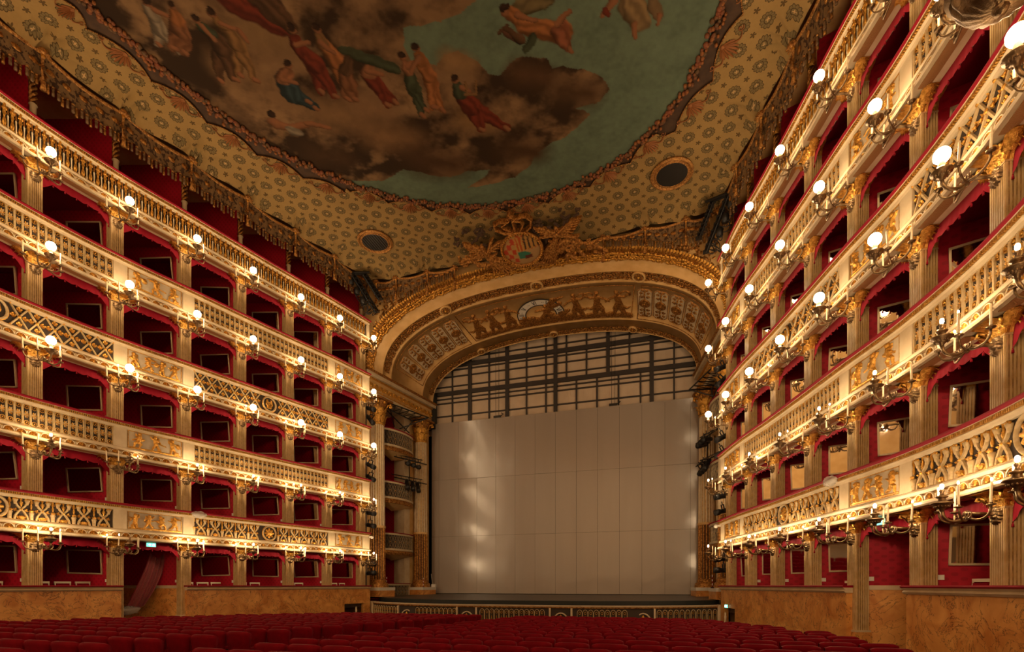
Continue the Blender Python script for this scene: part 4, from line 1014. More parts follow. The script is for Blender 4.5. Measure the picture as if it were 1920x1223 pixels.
for s in (-1, 1):
    for i in range(NP - 1):
        if i == 4 or i > TEND - 1: continue
        for j, u in enumerate((.26, .5, .74)):
            if j == 0 and i in (1, 2): continue
            o = put(U_CH, 'box_chair', None, loc=pt(i + u, -.62 - .1 * (j % 2), -.95, s), rot=(0, 0, rot(i + u, s) + (.12, -.1, .2)[j] + rs.uniform(-.1, .1)))
            tag(o, 'white chair, %s ground box from stage, %s wall, %s' % (ORD[i], SIDEWORD[s], cw[j]), 'chair', 'white chairs in the ground boxes')
            put(U_CHPAD, 'back_pad', o); put(U_CHSEAT, 'seat', o)

# ------------------------------------------------------------------ proscenium arch
def arch(phi, v, h=0.):
    a = 9.72 - 1.12 * v - h; b = 4.35 - .9 * v - h; n = 2.5 - .2 * v; c_, s_ = math.cos(phi), math.sin(phi)
    return (a * math.copysign(abs(c_) ** (2 / n), c_), 25.7 + 6.2 * v, Z0 + 12.5 + b * abs(s_) ** (2 / n))
def arch_at(x, v, h=0.):
    a = 9.72 - 1.12 * v; n = 2.5 - .2 * v; b = 4.35 - .9 * v; q = min(1, abs(x / a)); z = b * (1 - q ** n) ** (1 / n)
    return (x, 25.7 + 6.2 * v, Z0 + 12.5 + z - h)
# even spacing along the arc
PHI = np.linspace(0, PI, 2001); _p = np.array([arch(f, .5) for f in PHI]); _l = np.concatenate([[0], np.cumsum(np.hypot(np.diff(_p[:, 0]), np.diff(_p[:, 2])))])
phi_of = lambda u: float(np.interp(u, _l / _l[-1], PHI))
AR = empty('proscenium_arch', (0, 28.8, Z0 + 12.5), worldkids=True); tag(AR, 'cream vaulted proscenium arch with gilded bands and reliefs', 'arch', kind='structure')
def A(u, v, h=0.): return arch(phi_of(u), v, h)
bands = [(0, .085, -.02), (.085, .19, -.0), (.19, .205, .06), (.205, .31, -.05), (.31, .33, .05), (.33, .345, .03), (.345, .81, 0.), (.81, .825, .04), (.825, .92, .02), (.92, .995, -.04), (.995, 1.0, .05)]
mb = MB(); vp = []
for a, b, h in bands: vp += [(a, h), (b, h)]
NU = 110; vs = [A(i / NU, v, h) for i in range(NU + 1) for v, h in vp]; k_ = len(vp)
mb.add(vs, [(i * k_ + j, i * k_ + j + 1, (i + 1) * k_ + j + 1, (i + 1) * k_ + j) for i in range(NU) for j in range(k_ - 1)], cream_dark, True)
mb.build('vault', AR)
# spandrel wall round the arch and up to the ceiling
mb = MB(); n = 80; vs = []
for i in range(n + 1):
    x, y, z = A(i / n, 0); d = (x, z - Z0 - 9); L = max(abs(x) / 14., 1e-6, (z - Z0 - 9) / 8.4); vs += [(x, 25.7, z), (x / L if abs(x) > 0 else 0, 25.7, Z0 + 9 + (z - Z0 - 9) / L)]
mb.add(vs, [(2 * i, 2 * i + 1, 2 * i + 3, 2 * i + 2) for i in range(n)], cream_dark)
for sx in (-1, 1): mb.box(*sorted((sx * 9.75, sx * 14)), 25.7, 26.0, Z0 - 2.7, Z0 + 13.2, cream_dark)
mb.build('spandrel_wall', AR)
def leaf_band(name, v0, v1, n_u, n_v, m, h0, seed, u0=0., u1=1., r0=.055, r1=.11, bead=None):
    rg = random.Random(seed); mb = MB()
    for i in range(n_u):
        for j in range(n_v):
            u = u0 + (u1 - u0) * (i + .5 + rg.uniform(-.35, .35)) / n_u; v = v0 + (v1 - v0) * (j + .5 + rg.uniform(-.3, .3)) / n_v
            p = A(u, v, h0 + rg.uniform(0, .03)); r = rg.uniform(r0, r1); a = rg.uniform(0, PI)
            mb.ball(p, (r * (.6 + .5 * abs(math.cos(a))), r * (.6 + .6 * abs(math.sin(a))), r * .6), m, 5, 3)
    return mb.build(name, AR, kind='stuff')
leaf_band('gilt_leaf_moulding', .0, .08, 270, 3, gold, .02, 1, r0=.08, r1=.13)
mb = MB(); mb.tube([A(i / 120, 0, -.06) for i in range(121)], .10, gold_old, 6)
for i in range(300):
    u = (i + .5) / 300; p = Vector(A(u, 0, -.06)); q = Vector(A(u + .001, 0, -.06)); d = (q - p).normalized(); out = Vector((d.z, 0, -d.x));
    mb.leaf(p + Vector((0, -.08, 0)), (0, -1, 0), out if i % 2 else -out, .2, .15, gold, .35, 3)
mb.build('gilt_front_moulding', AR, kind='stuff')
leaf_band('gilt_floral_band', .215, .30, 250, 4, gold_old, -.02, 2, .02, .98, .05, .10)
leaf_band('gilt_inner_band', .93, .99, 240, 3, gold_old, -.01, 3, .03, .97, .05, .09)
for v, xs_ in ((.258, (-5.5, 0, 5.5)), (.957, (-4.9, 0, 4.9))):
    for x in xs_:
        mb = MB(); p = arch_at(x, v); r = .36 if v < .5 else .27
        q1 = arch_at(x + .05, v); tt = Vector((q1[0] - p[0], 0, q1[2] - p[2])).normalized(); ss = (Vector(arch_at(x, v + .01)) - Vector(arch_at(x, v))).normalized(); nn = tt.cross(ss).normalized()
        if nn.z > 0: nn = -nn
        sub = MB(); sub.lathe([(r, 0), (r, .10), (r * .85, .13), (r * .8, .08), (0, .07)], cream_dark, 20)
        for k in range(8): a = 2 * PI * k / 8; sub.ball((.5 * r * math.cos(a), .5 * r * math.sin(a), .10), (.2 * r, .2 * r, .04), gold_old, 6, 3)
        sub.ball((0, 0, .11), r * .25, gold, 7, 4)
        sub.v = [tuple(Vector(p) + tt * a_ + ss * b_ + nn * c_) for a_, b_, c_ in sub.v]; sub.build('medallion', AR)
# octagonal coffers, five on each haunch
def coffer():
    w2, h2, c = .42, 1.12, .17; mb = MB()
    oc = [(-w2 + c, -h2), (w2 - c, -h2), (w2, -h2 + c), (w2, h2 - c), (w2 - c, h2), (-w2 + c, h2), (-w2, h2 - c), (-w2, -h2 + c)]
    mb.add([(x, y, .015) for x, y in oc], [tuple(range(8))], cream)
    n = 8
    for i in range(8):
        (x1, y1), (x2, y2) = oc[i], oc[(i + 1) % 8]; mb.add([(x1, y1, 0), (x2, y2, 0), (x2 * .93, y2 * .97, .05), (x1 * .93, y1 * .97, .05), (x2 * .89, y2 * .955, .015), (x1 * .89, y1 * .955, .015)], [(0, 1, 2, 3), (3, 2, 4, 5)], gold_old)
    mb.lathe([(.30, .02), (.31, .06), (.26, .09), (.22, .05), (.18, .08), (.12, .10), (.08, .05), (.05, .12), (0, .13)], gold_old, 16)
    for sy in (-1, 1):
        for sx in (-1, 1):
            for (cx_, cy, r, tn) in ((.17, .50, .11, 6.5), (.19, .78, .09, -6.), (.10, .97, .07, 5.5)):
                mb.tube([(sx * (cx_ + r * (1 - b / 8.) * math.cos(b * (1 if tn > 0 else -1))), sy * (cy + r * (1 - b / 8.) * math.sin(b)), .035) for b in np.linspace(0, abs(tn), 9)], .032, gold_old, 4)
        mb.tube([(0, sy * .3, .03), (.03, sy * .6, .04), (0, sy * .98, .03)], .04, gold_old, 4)
        for q in (.42, .66, .86): mb.ball((0, sy * q, .04), (.05, .06, .03), gold, 6, 3)
    return mb.mesh('coffer')
U_COF = coffer()
for sx in (-1, 1):
    for j in range(5):
        u = .068 + .0415 * j; u = u if sx > 0 else 1 - u
        p = Vector(A(u, .578)); tt = (Vector(A(u + .004, .578)) - p).normalized(); ss = (Vector(A(u, .588)) - p).normalized(); nn = tt.cross(ss).normalized()
        if nn.dot(Vector((0, 29, Z0 + 9)) - p) < 0: tt = -tt; nn = -nn
        ss = nn.cross(tt); M = Matrix((( tt.x, ss.x, nn.x, p.x + nn.x * .01), (tt.y, ss.y, nn.y, p.y + nn.y * .01), (tt.z, ss.z, nn.z, p.z + nn.z * .01), (0, 0, 0, 1)))
        o = put(U_COF, 'coffer', AR); M2 = M.copy(); M2.translation = M.translation - AR.location; o.matrix_local = M2
def line_on_arch(pts, wd, m, name, h=.015):
    mb = MB(); vs = []
    for i in range(len(pts) - 1):
        (u1, v1), (u2, v2) = pts[i], pts[i + 1]; n = max(1, int(abs(u2 - u1) * 90))
        mb.tube([A(u1 + (u2 - u1) * q / n, v1 + (v2 - v1) * q / n, h) for q in range(n + 1)], wd, m, 4)
    return mb.build(name, AR)
def u_of_x(x, v):
    lo, hi = 0., 1.
    for _ in range(40):
        mid = (lo + hi) / 2
        if A(mid, v)[0] > x: lo = mid
        else: hi = mid
    return lo
ul, ur = u_of_x(-5.05, .58), u_of_x(5.05, .58)
line_on_arch([(ur, .37), (ul, .37), (ul, .79), (ur, .79), (ur, .37)], .025, gold_old, 'panel_border')
for sx in (0, 1):
    a, b = (.042, ur - .017); a, b = (a, b) if sx == 0 else (1 - a, 1 - b)
    line_on_arch([(a, .365), (b, .365), (b, .80), (a, .80), (a, .365)], .022, gold_old, 'panel_border')
# relief of dancers, winged figure and clock
caps = []
def dancer(x, sc=1., fl=1, rib=True):
    def L(x1, y1, r1, x2, y2, r2, a=.07): caps.append((x + fl * x1 * sc, y1 * sc + .25, r1 * sc, x + fl * x2 * sc, y2 * sc + .25, r2 * sc, a))
    L(0, 1.15, .17, .05, 1.5, .18, .10); L(.06, 1.88, .12, .06, 1.9, .12, .11); L(.0, 1.7, .07, .05, 1.8, .06)
    L(0, 1.15, .17, -.08, .6, .22, .09); L(-.08, .6, .2, -.25, .15, .12, .07); L(.02, 1.0, .15, .2, .5, .17, .09); L(.2, .5, .14, .28, .12, .07, .07); L(-.1, .75, .12, -.45, .55, .08, .05); L(-.45, .55, .08, -.62, .68, .04, .04)
    L(.05, 1.58, .08, .42, 1.4, .06); L(.42, 1.4, .06, .72, 1.15, .05); L(.0, 1.6, .08, -.35, 1.5, .06); L(-.35, 1.5, .06, -.6, 1.75, .05)
    if rib:
        for b in range(7): a1, a2 = b * .55, (b + 1) * .55; L(-.45 + .28 * math.cos(a1), 1.75 + .2 * math.sin(a1), .04, -.45 + .28 * math.cos(a2), 1.75 + .2 * math.sin(a2), .04, .04)
for x, f in ((-4.3, 1), (-3.3, -1), (-2.3, 1), (1.85, -1), (3.05, 1), (4.25, -1)): dancer(x, .98, f)
rc = random.Random(2)
for x in np.arange(-4.6, 4.7, .28): caps.append((x, .16 + rc.uniform(-.04, .08), .2, x + .25, .2 + rc.uniform(-.08, .12), .17, .06))
for x in np.arange(-1.6, 1.6, .3): caps.append((x, .42 + rc.uniform(-.1, .1), .22, x + .2, .45, .16, .07))
caps += [(0.0, .9, .2, .15, 1.3, .2, .11), (.05, 1.62, .13, .06, 1.62, .12, .12), (.1, 1.3, .09, -.6, 1.25, .06, .08), (.1, 1.3, .09, .5, 1.15, .06, .08), (.1, 1.4, .1, .55, 1.9, .22, .08), (.55, 1.9, .22, 1.2, 2.1, .04, .06), (.3, 1.4, .2, .9, 1.6, .16, .07), (0, .9, .2, .5, .5, .16, .09), (0, .85, .2, -.4, .5, .14, .09), (-.9, .6, .2, -1.4, .75, .14, .08), (-1.4, .85, .1, -1.42, .9, .1, .1), (-1.4, .7, .07, -1.75, .8, .05, .06), (.9, .7, .25, 1.3, .9, .12, .07)]
def relief_map(u, w_, h): return arch_at(u, .785 - w_ / 6.35, h + .01)
rm = hf_mesh('relief_figures', caps, -4.98, 4.98, .02, 2.55, 330, 90, relief_map, gold_old, .008)
put(rm, 'relief_figures', AR, label='gilt relief of dancing figures beside a winged figure at a clock')
mb = MB(); cx_, cw_ = -.35, .85
def P3(r, a, h): return relief_map(cx_ + r * math.cos(a), cw_ + r * math.sin(a) * .98, h)
n = 40
mb.add([P3(r, -.1 + (PI + .2) * i / n, .02) for i in range(n + 1) for r in (.95, 1.4)], [(2 * i, 2 * i + 1, 2 * i + 3, 2 * i + 2) for i in range(n)], white)
for r in (.93, 1.42): mb.tube([P3(r, -.1 + (PI + .2) * i / n, .03) for i in range(n + 1)], .03, steel, 5)
NUM = {0: 'IIII', 1: 'V', 2: 'VI', 3: 'VII', 4: 'VIII'}
for k, a in enumerate((PI - .12, PI * .76, PI * .535, PI * .30, .1)):
    for j, ch in enumerate(NUM[k]):
        off = -(j - (len(NUM[k]) - 1) / 2) * .115; aa = a + off
        if ch == 'I': segs = [((1.03, aa), (1.32, aa))]
        else: segs = [((1.32, aa + .06), (1.03, aa)), ((1.03, aa), (1.32, aa - .06))]
        for (r1, a1), (r2, a2) in segs: mb.tube([P3(r1, a1, .035), P3(r2, a2, .035)], .016, steel, 4)
    for q in (-.13, .13): mb.ball(P3(1.17, a + .33 + q * .3, .03), .018, steel, 5, 3)
mb.build('clock_dial', AR, label='pale half clock dial with dark roman hours')
# gilded sprays on the spandrels
for sx in (-1, 1):
    mb = MB(); rg = random.Random(9)
    for k in range(90):
        x = rg.uniform(6.9, 9.3); zmin = AZ(x) + .35; z = rg.uniform(zmin, min(zmin + 1.5, 16.2)); a = rg.uniform(0, 2 * PI)
        if rg.random() < (z - zmin) * .4: continue
        mb.leaf((sx * x, 25.68, Z0 + z), (0, -1, 0), (math.cos(a), 0, math.sin(a)), .24, .12, gold_old, .3, 3)
    mb.build('spandrel_spray', AR, kind='stuff')

# ------------------------------------------------------------------ proscenium piers, columns, stage boxes
def pl(s, a, n, z):     # along the splayed side wall: a towards the stage, n towards the axis
    L = 6.083; dx, dy = -1 / L, 6 / L; return (s * (9.75 + dx * a - dy * n * 1.0), 26.0 + dy * a + dx * n, Z0 + z)
def prl(s): return math.atan2(-1, 6) * s * -1.
def column_mesh():
    mb = MB(); fl = 16; r = .45
    def ring(z, r_, m, flute=True):
        out = []
        for i in range(fl * 4):
            a = 2 * PI * i / (fl * 4); q = r_ * (1 - .11 * (1 if i % 4 in (1, 2) else 0)) if flute else r_; out.append((q * math.cos(a), q * math.sin(a), z))
        return out
    K = fl * 4
    for z0, z1, ra_, rb, m in ((.35, 3.45, .47, .46, gold_old), (3.55, 9.6, .455, .40, cream_dark)):
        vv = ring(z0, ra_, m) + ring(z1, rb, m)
        mb.add(vv, [(i, (i + 1) % K, K + (i + 1) % K, K + i) for i in range(K) if i % 4 != 1], m if m is gold_old else cream); mb.add(vv, [(i, (i + 1) % K, K + (i + 1) % K, K + i) for i in range(K) if i % 4 == 1], darkb if m is gold_old else gold_core)  # flute floors coloured darker to paint in their shadows
    mb.lathe([(.48, 3.42), (.5, 3.48), (.48, 3.56)], cream_dark, 24)
    mb.lathe([(.66, -.12), (.66, -.02), (.62, .02), (.64, .08), (.60, .14), (.52, .18), (.55, .24), (.54, .3), (.48, .36)], gold_old, 24)
    mb.lathe([(.40, 9.58), (.44, 9.63), (.42, 9.7)], gold, 20)
    return mb.mesh('column_shaft')
def corinthian():
    mb = MB(); mb.lathe([(.39, 0), (.40, .5), (.46, 1.0), (.62, 1.28)], gold_old, 16)
    for row, (z, L, wd, n, of) in enumerate(((.02, .62, .34, 8, 0), (.42, .6, .36, 8, PI / 8))):
        for i in range(n):
            a = 2 * PI * i / n + of; c_, s_ = math.cos(a), math.sin(a); mb.leaf((.40 * c_, .40 * s_, z), (c_, s_, 0), (0, 0, 1), L, wd, gold, .45, 5)
    for i in range(4):
        a = PI / 4 + PI / 2 * i; c_, s_ = math.cos(a), math.sin(a)
        mb.tube([(.45 * c_, .45 * s_, .85), (.6 * c_, .6 * s_, 1.15), (.78 * c_, .78 * s_, 1.22), (.82 * c_, .82 * s_, 1.05), (.72 * c_, .72 * s_, 1.02), (.72 * c_, .72 * s_, 1.12)], [.05, .07, .08, .08, .07, .04], gold, 6)
        b = a + PI / 4; mb.ball((.55 * math.cos(b), .55 * math.sin(b), 1.2), (.1, .1, .1), gold, 7, 4)
    mb.box(-.66, .66, -.66, .66, 1.3, 1.42, gold_old)
    return mb.mesh('corinthian_capital')
U_COLM, U_CORI = column_mesh(), corinthian()
def box_lattice():
    mb = MB(); w2, h2 = .14, .40
    for x in (-w2 / 2, w2 / 2): mb.strip([(x, -h2), (x + .07, -h2 * .5), (x - .0, 0), (x + .07, h2 * .5), (x, h2)], .042, .035, cream); mb.strip([(x, -h2), (x - .07, -h2 * .5), (x, 0), (x - .07, h2 * .5), (x, h2)], .042, .035, cream)
    mb.ball((0, .02, 0), (.03, .02, .05), gold, 6, 4)
    for sy in (-1, 1): mb.ball((0, .02, sy * .25), (.025, .02, .04), gold, 5, 3)
    return mb.mesh('grille_unit')
U_BL = box_lattice()
for s in (-1, 1):
    W = empty('proscenium_side', pl(s, 3, 0, 0), worldkids=True); tag(W, '%s splayed side of the proscenium with stage boxes between tall columns' % SIDEWORD[s], 'wall', kind='structure')
    c = lambda a, n, z: pl(s, a, n, z)
    mb = MB()
    mb.box(-1.0, .55, -3.0, -.35, -.7, 11.3, cream_dark, c); mb.box(5.6, 6.3, -3.0, -.35, -.7, 11.3, cream_dark, c)
    mb.box(.5, 1.3, -1.3, -.62, -.7, 11.3, cream_dark, c); mb.box(4.2, 5.7, -1.3, -.55, -.7, 11.3, cream_dark, c); mb.box(3.75, 4.3, -1.3, -.45, -.7, 11.3, cream, c)
    mb.build('side_piers', W)
    mb = MB(); mb.box(1.0, 5.5, -3.1, -2.9, -.7, 11.3, redwall, c); mb.box(1.0, 1.1, -2.9, -1.3, -.7, 11.3, redwall, c); mb.box(3.76, 3.86, -2.9, -1.3, -.7, 11.3, redwall, c); mb.build('stage_box_walls', W)
    mb = MB()      # entablature
    for z0, z1, n1, m in ((11.2, 11.45, .05, cream), (11.45, 11.52, .10, gold), (11.52, 12.12, .06, cream_dark), (12.12, 12.2, .16, gold), (12.2, 12.4, .34, cream), (12.4, 12.52, .42, gold_old)): mb.box(-.6, 6.2, -3., n1, z0, z1, m, c)
    mb.build('entablature', W)
    mb = MB()
    for j in range(15):
        a = -.2 + .43 * j
        for q in (-1, 1): p0 = Vector(c(a + q * .02, .07, 11.6)); tl = Vector(c(a + .1, .07, 0)) - Vector(c(a, .07, 0)); tl.normalize(); nn = (Vector(c(a, .2, 0)) - Vector(c(a, .1, 0))).normalized(); mb.leaf(p0, nn, tl * q * .5 + Vector((0, 0, 1)), .42, .2, gold, .25, 4)
        mb.ball(c(a + .21, .08, 11.7), (.06, .06, .08), gold, 6, 4)
    mb.build('frieze_leaves', W, kind='stuff')
    for j, (a, nm) in enumerate(((.8, 'near'), (5.07, 'far'))):
        lc = pl(s, a, -.12, -.0)
        co = empty('column', (lc[0], lc[1], Z0 - .68), 0); tag(co, 'giant fluted column with gilded foot and leafy capital, %s the stage opening, %s side' % ('beside' if j else 'away from', SIDEWORD[s]), 'column', 'giant proscenium columns', kind='thing')
        co['label'] = 'giant fluted gilt column %s, %s side of proscenium' % ('next to the metal curtain' if j else 'next to the box balconies', SIDEWORD[s])
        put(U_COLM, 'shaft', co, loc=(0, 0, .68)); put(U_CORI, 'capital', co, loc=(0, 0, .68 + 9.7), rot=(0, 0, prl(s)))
        mb = MB(); mb.box(-.72, .72, -.72, .72, 0, .38, marble_m); mb.box(-.74, .74, -.74, .74, .38, .56, white); mb.build('plinth', co, rot=(0, 0, prl(s)))
    # bow-fronted stage box balconies
    for j, zr in enumerate((9.75, 6.5, 3.3, .15)):
        Bx = empty('stage_box_balcony', pl(s, 3.0, .1, zr), worldkids=True); tag(Bx, 'bow fronted stage box balcony with diamond grille, %s from the top, %s side' % (ORD[j], SIDEWORD[s]), 'balcony', 'stage box balconies between the columns')
        bow = .55 if j < 3 else .12
        def bw(u, off=0.): return ((1.3 if j < 3 else 1.6) + (3.2 if j < 3 else 2.7) * u, -.45 + off + bow * (1 - (2 * u - 1) ** 2) ** .6)
        n = 18; hh = 1.0
        def rg_(prof, m):
            vs = []; kk = len(prof)
            for i in range(n + 1):
                u = i / n; a, nn = bw(u)
                for o_, z in prof: vs.append(pl(s, a, nn + o_, z))
            mb.add(vs, [(i * kk + q, i * kk + (q + 1) % kk, (i + 1) * kk + (q + 1) % kk, (i + 1) * kk + q) for i in range(n) for q in range(kk)] + [tuple(range(kk)), tuple(n * kk + q for q in range(kk))], m)
        mb = MB(); rg_([(-.15, zr - .05), (.08, zr - .05), (.1, zr), (-.15, zr)], velvet); mb.build('velvet_rail', Bx)
        mb = MB(); rg_([(-.12, zr - .16), (.04, zr - .16), (.07, zr - .06), (-.12, zr - .05)], cream); rg_([(-.12, zr - 1.12), (.06, zr - 1.12), (.06, zr - 1.0), (-.12, zr - 1.0)], cream); mb.build('mouldings', Bx)
        mb = MB(); rg_([(-.12, zr - 1.0), (-.04, zr - 1.0), (-.04, zr - .15), (-.12, zr - .15)], darkb); mb.build('shade_sheet', Bx)  # dark sheet standing in for the shaded box interior
        if j < 3:
            mb = MB(); rg_([(-.12, zr - 1.4), (.0, zr - 1.38), (.05, zr - 1.26), (.02, zr - 1.12), (-.12, zr - 1.12)], gold_old); mb.build('gilt_band', Bx)
            mb = MB(); vs = [pl(s, *bw(i / n), zr - 1.4) for i in range(n + 1)] + [pl(s, 3.0, -.9, zr - 1.7)]; mb.add(vs, [(i, i + 1, n + 1) for i in range(n)], cream_dark); mb.build('underside', Bx)
        for q in range(8):
            u = (q + .5) / 8; a, nn = bw(u); a2, n2 = bw(u + .02); p = pl(s, a, nn - .03, zr - .58); p2 = pl(s, a2, n2 - .03, zr - .58)
            put(U_BL, 'grille_unit', Bx, loc=p, rot=(0, 0, math.atan2(p2[1] - p[1], p2[0] - p[0]) + (PI if s < 0 else 0) + PI), scale=(1.45, 1, 1.02))
        mb = MB(); mb.box(1.1, 4.1, -2.9, -.4, zr - 1.15, zr - 1.0, redwall, c); mb.build('box_floor', W)

# ------------------------------------------------------------------ metal curtain, steel frame above it
CU = empty('safety_curtain', (0, 32.1, Z0 - .58), worldkids=True); tag(CU, 'pale grey metal safety curtain of tall panels closing the stage', 'curtain')
xe = [-8.75, -8.2, -6.75, -5.4, -4.05, -2.7, -1.35, 0, 1.35, 2.7, 4.05, 5.4, 6.75, 8.2, 8.75]; ze = [-.55, 3.35, 7.25, 11.17]; rc = random.Random(4)
for i in range(len(xe) - 1):
    for j in range(3):
        mb = MB(); g = .006; ty, tz = rc.uniform(-.006, .006), rc.uniform(-.008, .008)
        mb.box(xe[i] + g, xe[i + 1] - g, 32.1, 32.16, Z0 + ze[j] + g, Z0 + ze[j + 1] - g, curtain_m, lambda x, y, z: (x, y + (x - (xe[i] + xe[i + 1]) / 2) * ty * 2 + (z - Z0 - (ze[j] + ze[j + 1]) / 2) * tz * .5, z)); mb.build('panel', CU)
mb = MB(); mb.box(-8.75, 8.75, 32.2, 32.24, Z0 - .6, Z0 + 11.1, steel); mb.build('backing', CU)
ST = empty('steel_frame', (0, 32.5, Z0 + 11.1), worldkids=True); tag(ST, 'black steel grid above the metal curtain', 'frame')
def beam(x0, x1, z0, z1, y=32.4, d=.12): mb = MB(); mb.box(x0, x1, y, y + d, Z0 + z0, Z0 + z1, steel); mb.build('beam', ST)
for x in (-6.05, -3.37, -.07, 5.97): beam(x - .12, x + .12, 10.9, 16.3)
beam(3.2, 3.42, 13.2, 16.3)
for x in (-7.36, -4.66, -2.03, -.71, .65, 1.95, 4.63, 7.28): beam(x - .05, x + .05, 13.2 if x in (.65, 1.95, 4.63) else 10.9, 16.3, 32.45, .06)
for x in (1.3, 2.62, 3.96, 5.3): beam(x - .05, x + .05, 10.9, 13.3, 32.45, .06)
for z in (13.3, 15.2): beam(-8.9, 8.9, z - .14, z + .14, 32.38)
for z in (11.75, 12.65, 12.95, 13.78, 14.45, 14.9, 15.68): beam(-8.9, 8.9, z - .045, z + .045, 32.46, .06)
mb = MB(); mb.box(-9.2, 9.2, 32.54, 32.6, Z0 + 10.5, Z0 + 17, upper_panel); tag(mb.build('wall_back'), 'pale wall panel behind the black steel grid', 'wall', kind='structure')
mb = MB(); mb.box(-9.6, -8.45, 31.95, 32.3, Z0 + 10.8, Z0 + 13.2, stage_blk); mb.build('side_masking', ST)
for x in (-4.0, 3.65):
    mb = MB(); mb.tube([(x - .12, 32.25, Z0 + 16), (x - .1, 32.25, Z0 + 11.3)], .012, steel, 4); mb.tube([(x + .12, 32.25, Z0 + 16), (x + .1, 32.25, Z0 + 11.3)], .012, steel, 4); mb.box(x - .25, x + .25, 32.2, 32.32, Z0 + 11.2, Z0 + 11.36, black)
    mb.tube([(x + .25, 32.2, Z0 + 11.3), (x + .45, 32.2, Z0 + 11.42), (x + .3, 32.2, Z0 + 11.5)], .03, black, 5)
    tag(mb.build('hoist_hook'), 'small black hoist bracket on twin wires at the curtain top, %s' % ('under the third steel bay' if x < 0 else 'beside the thick right upright'), 'hoist', 'hoist brackets')

# ------------------------------------------------------------------ orchestra rail
PR = empty('pit_rail', (0, 22.9, Z0 - .91), worldkids=True); tag(PR, 'low cream and gold orchestra rail with arched grille in front of the stage', 'rail')
def prp(x, dy=0.): return (x, 22.75 + 2.9 * abs(x / 9.3) ** 3 + dy)
def psw(prof, x0, x1, m, name, n=40, **kw):
    mb = MB(); vs = []; kk = len(prof)
    for i in range(n + 1):
        x = x0 + (x1 - x0) * i / n; X_, Y_ = prp(x)
        for o_, z in prof: vs.append((X_, Y_ - o_, Z0 + z))
    mb.add(vs, [(i * kk + q, i * kk + (q + 1) % kk, (i + 1) * kk + (q + 1) % kk, (i + 1) * kk + q) for i in range(n) for q in range(kk)] + [tuple(range(kk)), tuple(n * kk + q for q in range(kk))], m); return mb.build(name, PR, **kw)
psw([(-.1, -.98), (.1, -.98), (.12, -.92), (-.1, -.91)], -9.4, 9.4, cream, 'top_rail'); psw([(-.06, -1.04), (.07, -1.04), (.08, -.98), (-.06, -.98)], -9.4, 9.4, gold_old, 'gilt_moulding'); psw([(-.06, -2.4), (.0, -2.4), (.0, -1.04), (-.06, -1.04)], -9.4, 9.4, darkb, 'backing')
psw([(-.05, -2.4), (.09, -2.4), (.09, -1.72), (-.05, -1.72)], -9.4, 9.4, cream, 'base_board')
def arch_unit():
    mb = MB(); w2 = .15
    arc = [(w2 * math.cos(PI * i / 8), .12 + w2 * math.sin(PI * i / 8)) for i in range(9)]; mb.strip([(w2, -.33)] + arc + [(-w2, -.33)], .03, .03, grille_c)
    mb.strip([(.06 * math.cos(2 * PI * i / 8), .12 + .06 * math.sin(2 * PI * i / 8)) for i in range(9)], .02, .03, gold); mb.strip([(-.06, -.33), (0, -.02), (.06, -.33)], .02, .03, gold); mb.ball((0, .02, -.1), (.03, .02, .05), gold, 6, 4)
    return mb.mesh('grille_unit')
U_AR = arch_unit(); blocks = [-5.9, -2.3, 2.3, 5.9]; x = -9.1
while x < 9.15:
    if all(abs(x - b) > .62 for b in blocks):
        X_, Y_ = prp(x); X2, Y2 = prp(x + .02); put(U_AR, 'grille_unit', PR, loc=(X_, Y_ - .01, Z0 - 1.38), rot=(0, 0, PI + math.atan2(Y2 - Y_, X2 - X_)), scale=(.74, 1, 1))
    x += .245
for b in blocks:
    X_, Y_ = prp(b)
    mb = MB(); mb.strip([(.34 * math.cos(PI * i / 12), -.3 + .42 * math.sin(PI * i / 12)) for i in range(13)], .06, .05, cream); mb.lathe([(.0, -.3), (.08, -.25), (.1, -.1), (.06, -.02), (.02, .05)], gold, 8, (0, .04, 0))
    for sx in (-1, 1): mb.box(sx * .5 - .04, sx * .5 + .04, 0, .08, -.36, .34, cream)
    mb.build('arched_niche', PR, loc=(X_, Y_ - .01, Z0 - 1.38), rot=(0, 0, PI))
for sx in (-1, 1):
    X_, Y_ = prp(sx * 9.3); mb = MB(); mb.box(X_ - .14, X_ + .14, Y_ - .2, Y_ + .1, Z0 - 2.5, Z0 - .9, cream); mb.build('end_post', PR)

# ------------------------------------------------------------------ coat of arms above the arch
TB = math.radians(14.3)
def EM(u, w_, h): return (u, 25.42 - w_ * math.cos(TB) - h * math.sin(TB), Z0 + 16.52 + w_ * math.sin(TB) - h * math.cos(TB))
def epx(x, y):      # pixel to that sloping plane
    r = ray(x, y); # plane: (Y-25.42)*sin + (z-16.52)*cos = 0
    t = (25.42 * math.sin(TB) + 16.52 * math.cos(TB)) / (r[1] * math.sin(TB) + r[2] * math.cos(TB)); X_, Y_ = CAMX + r[0] * t, r[1] * t
    return X_, (25.42 - Y_) / math.cos(TB)
def ecaps(lst, hs=.12):
    out = []
    for x1, y1, r1, x2, y2, r2 in lst:
        a, b = epx(x1, y1); c_, d = epx(x2, y2); out.append((a, b, r1 * .026, c_, d, r2 * .026, hs + .004 * max(r1, r2)))
    return out
CA = empty('coat_of_arms', (0, 25, Z0 + 16.6), worldkids=True); tag(CA, 'painted oval shield under a gilt crown with winged figures and trophies', 'coat of arms')
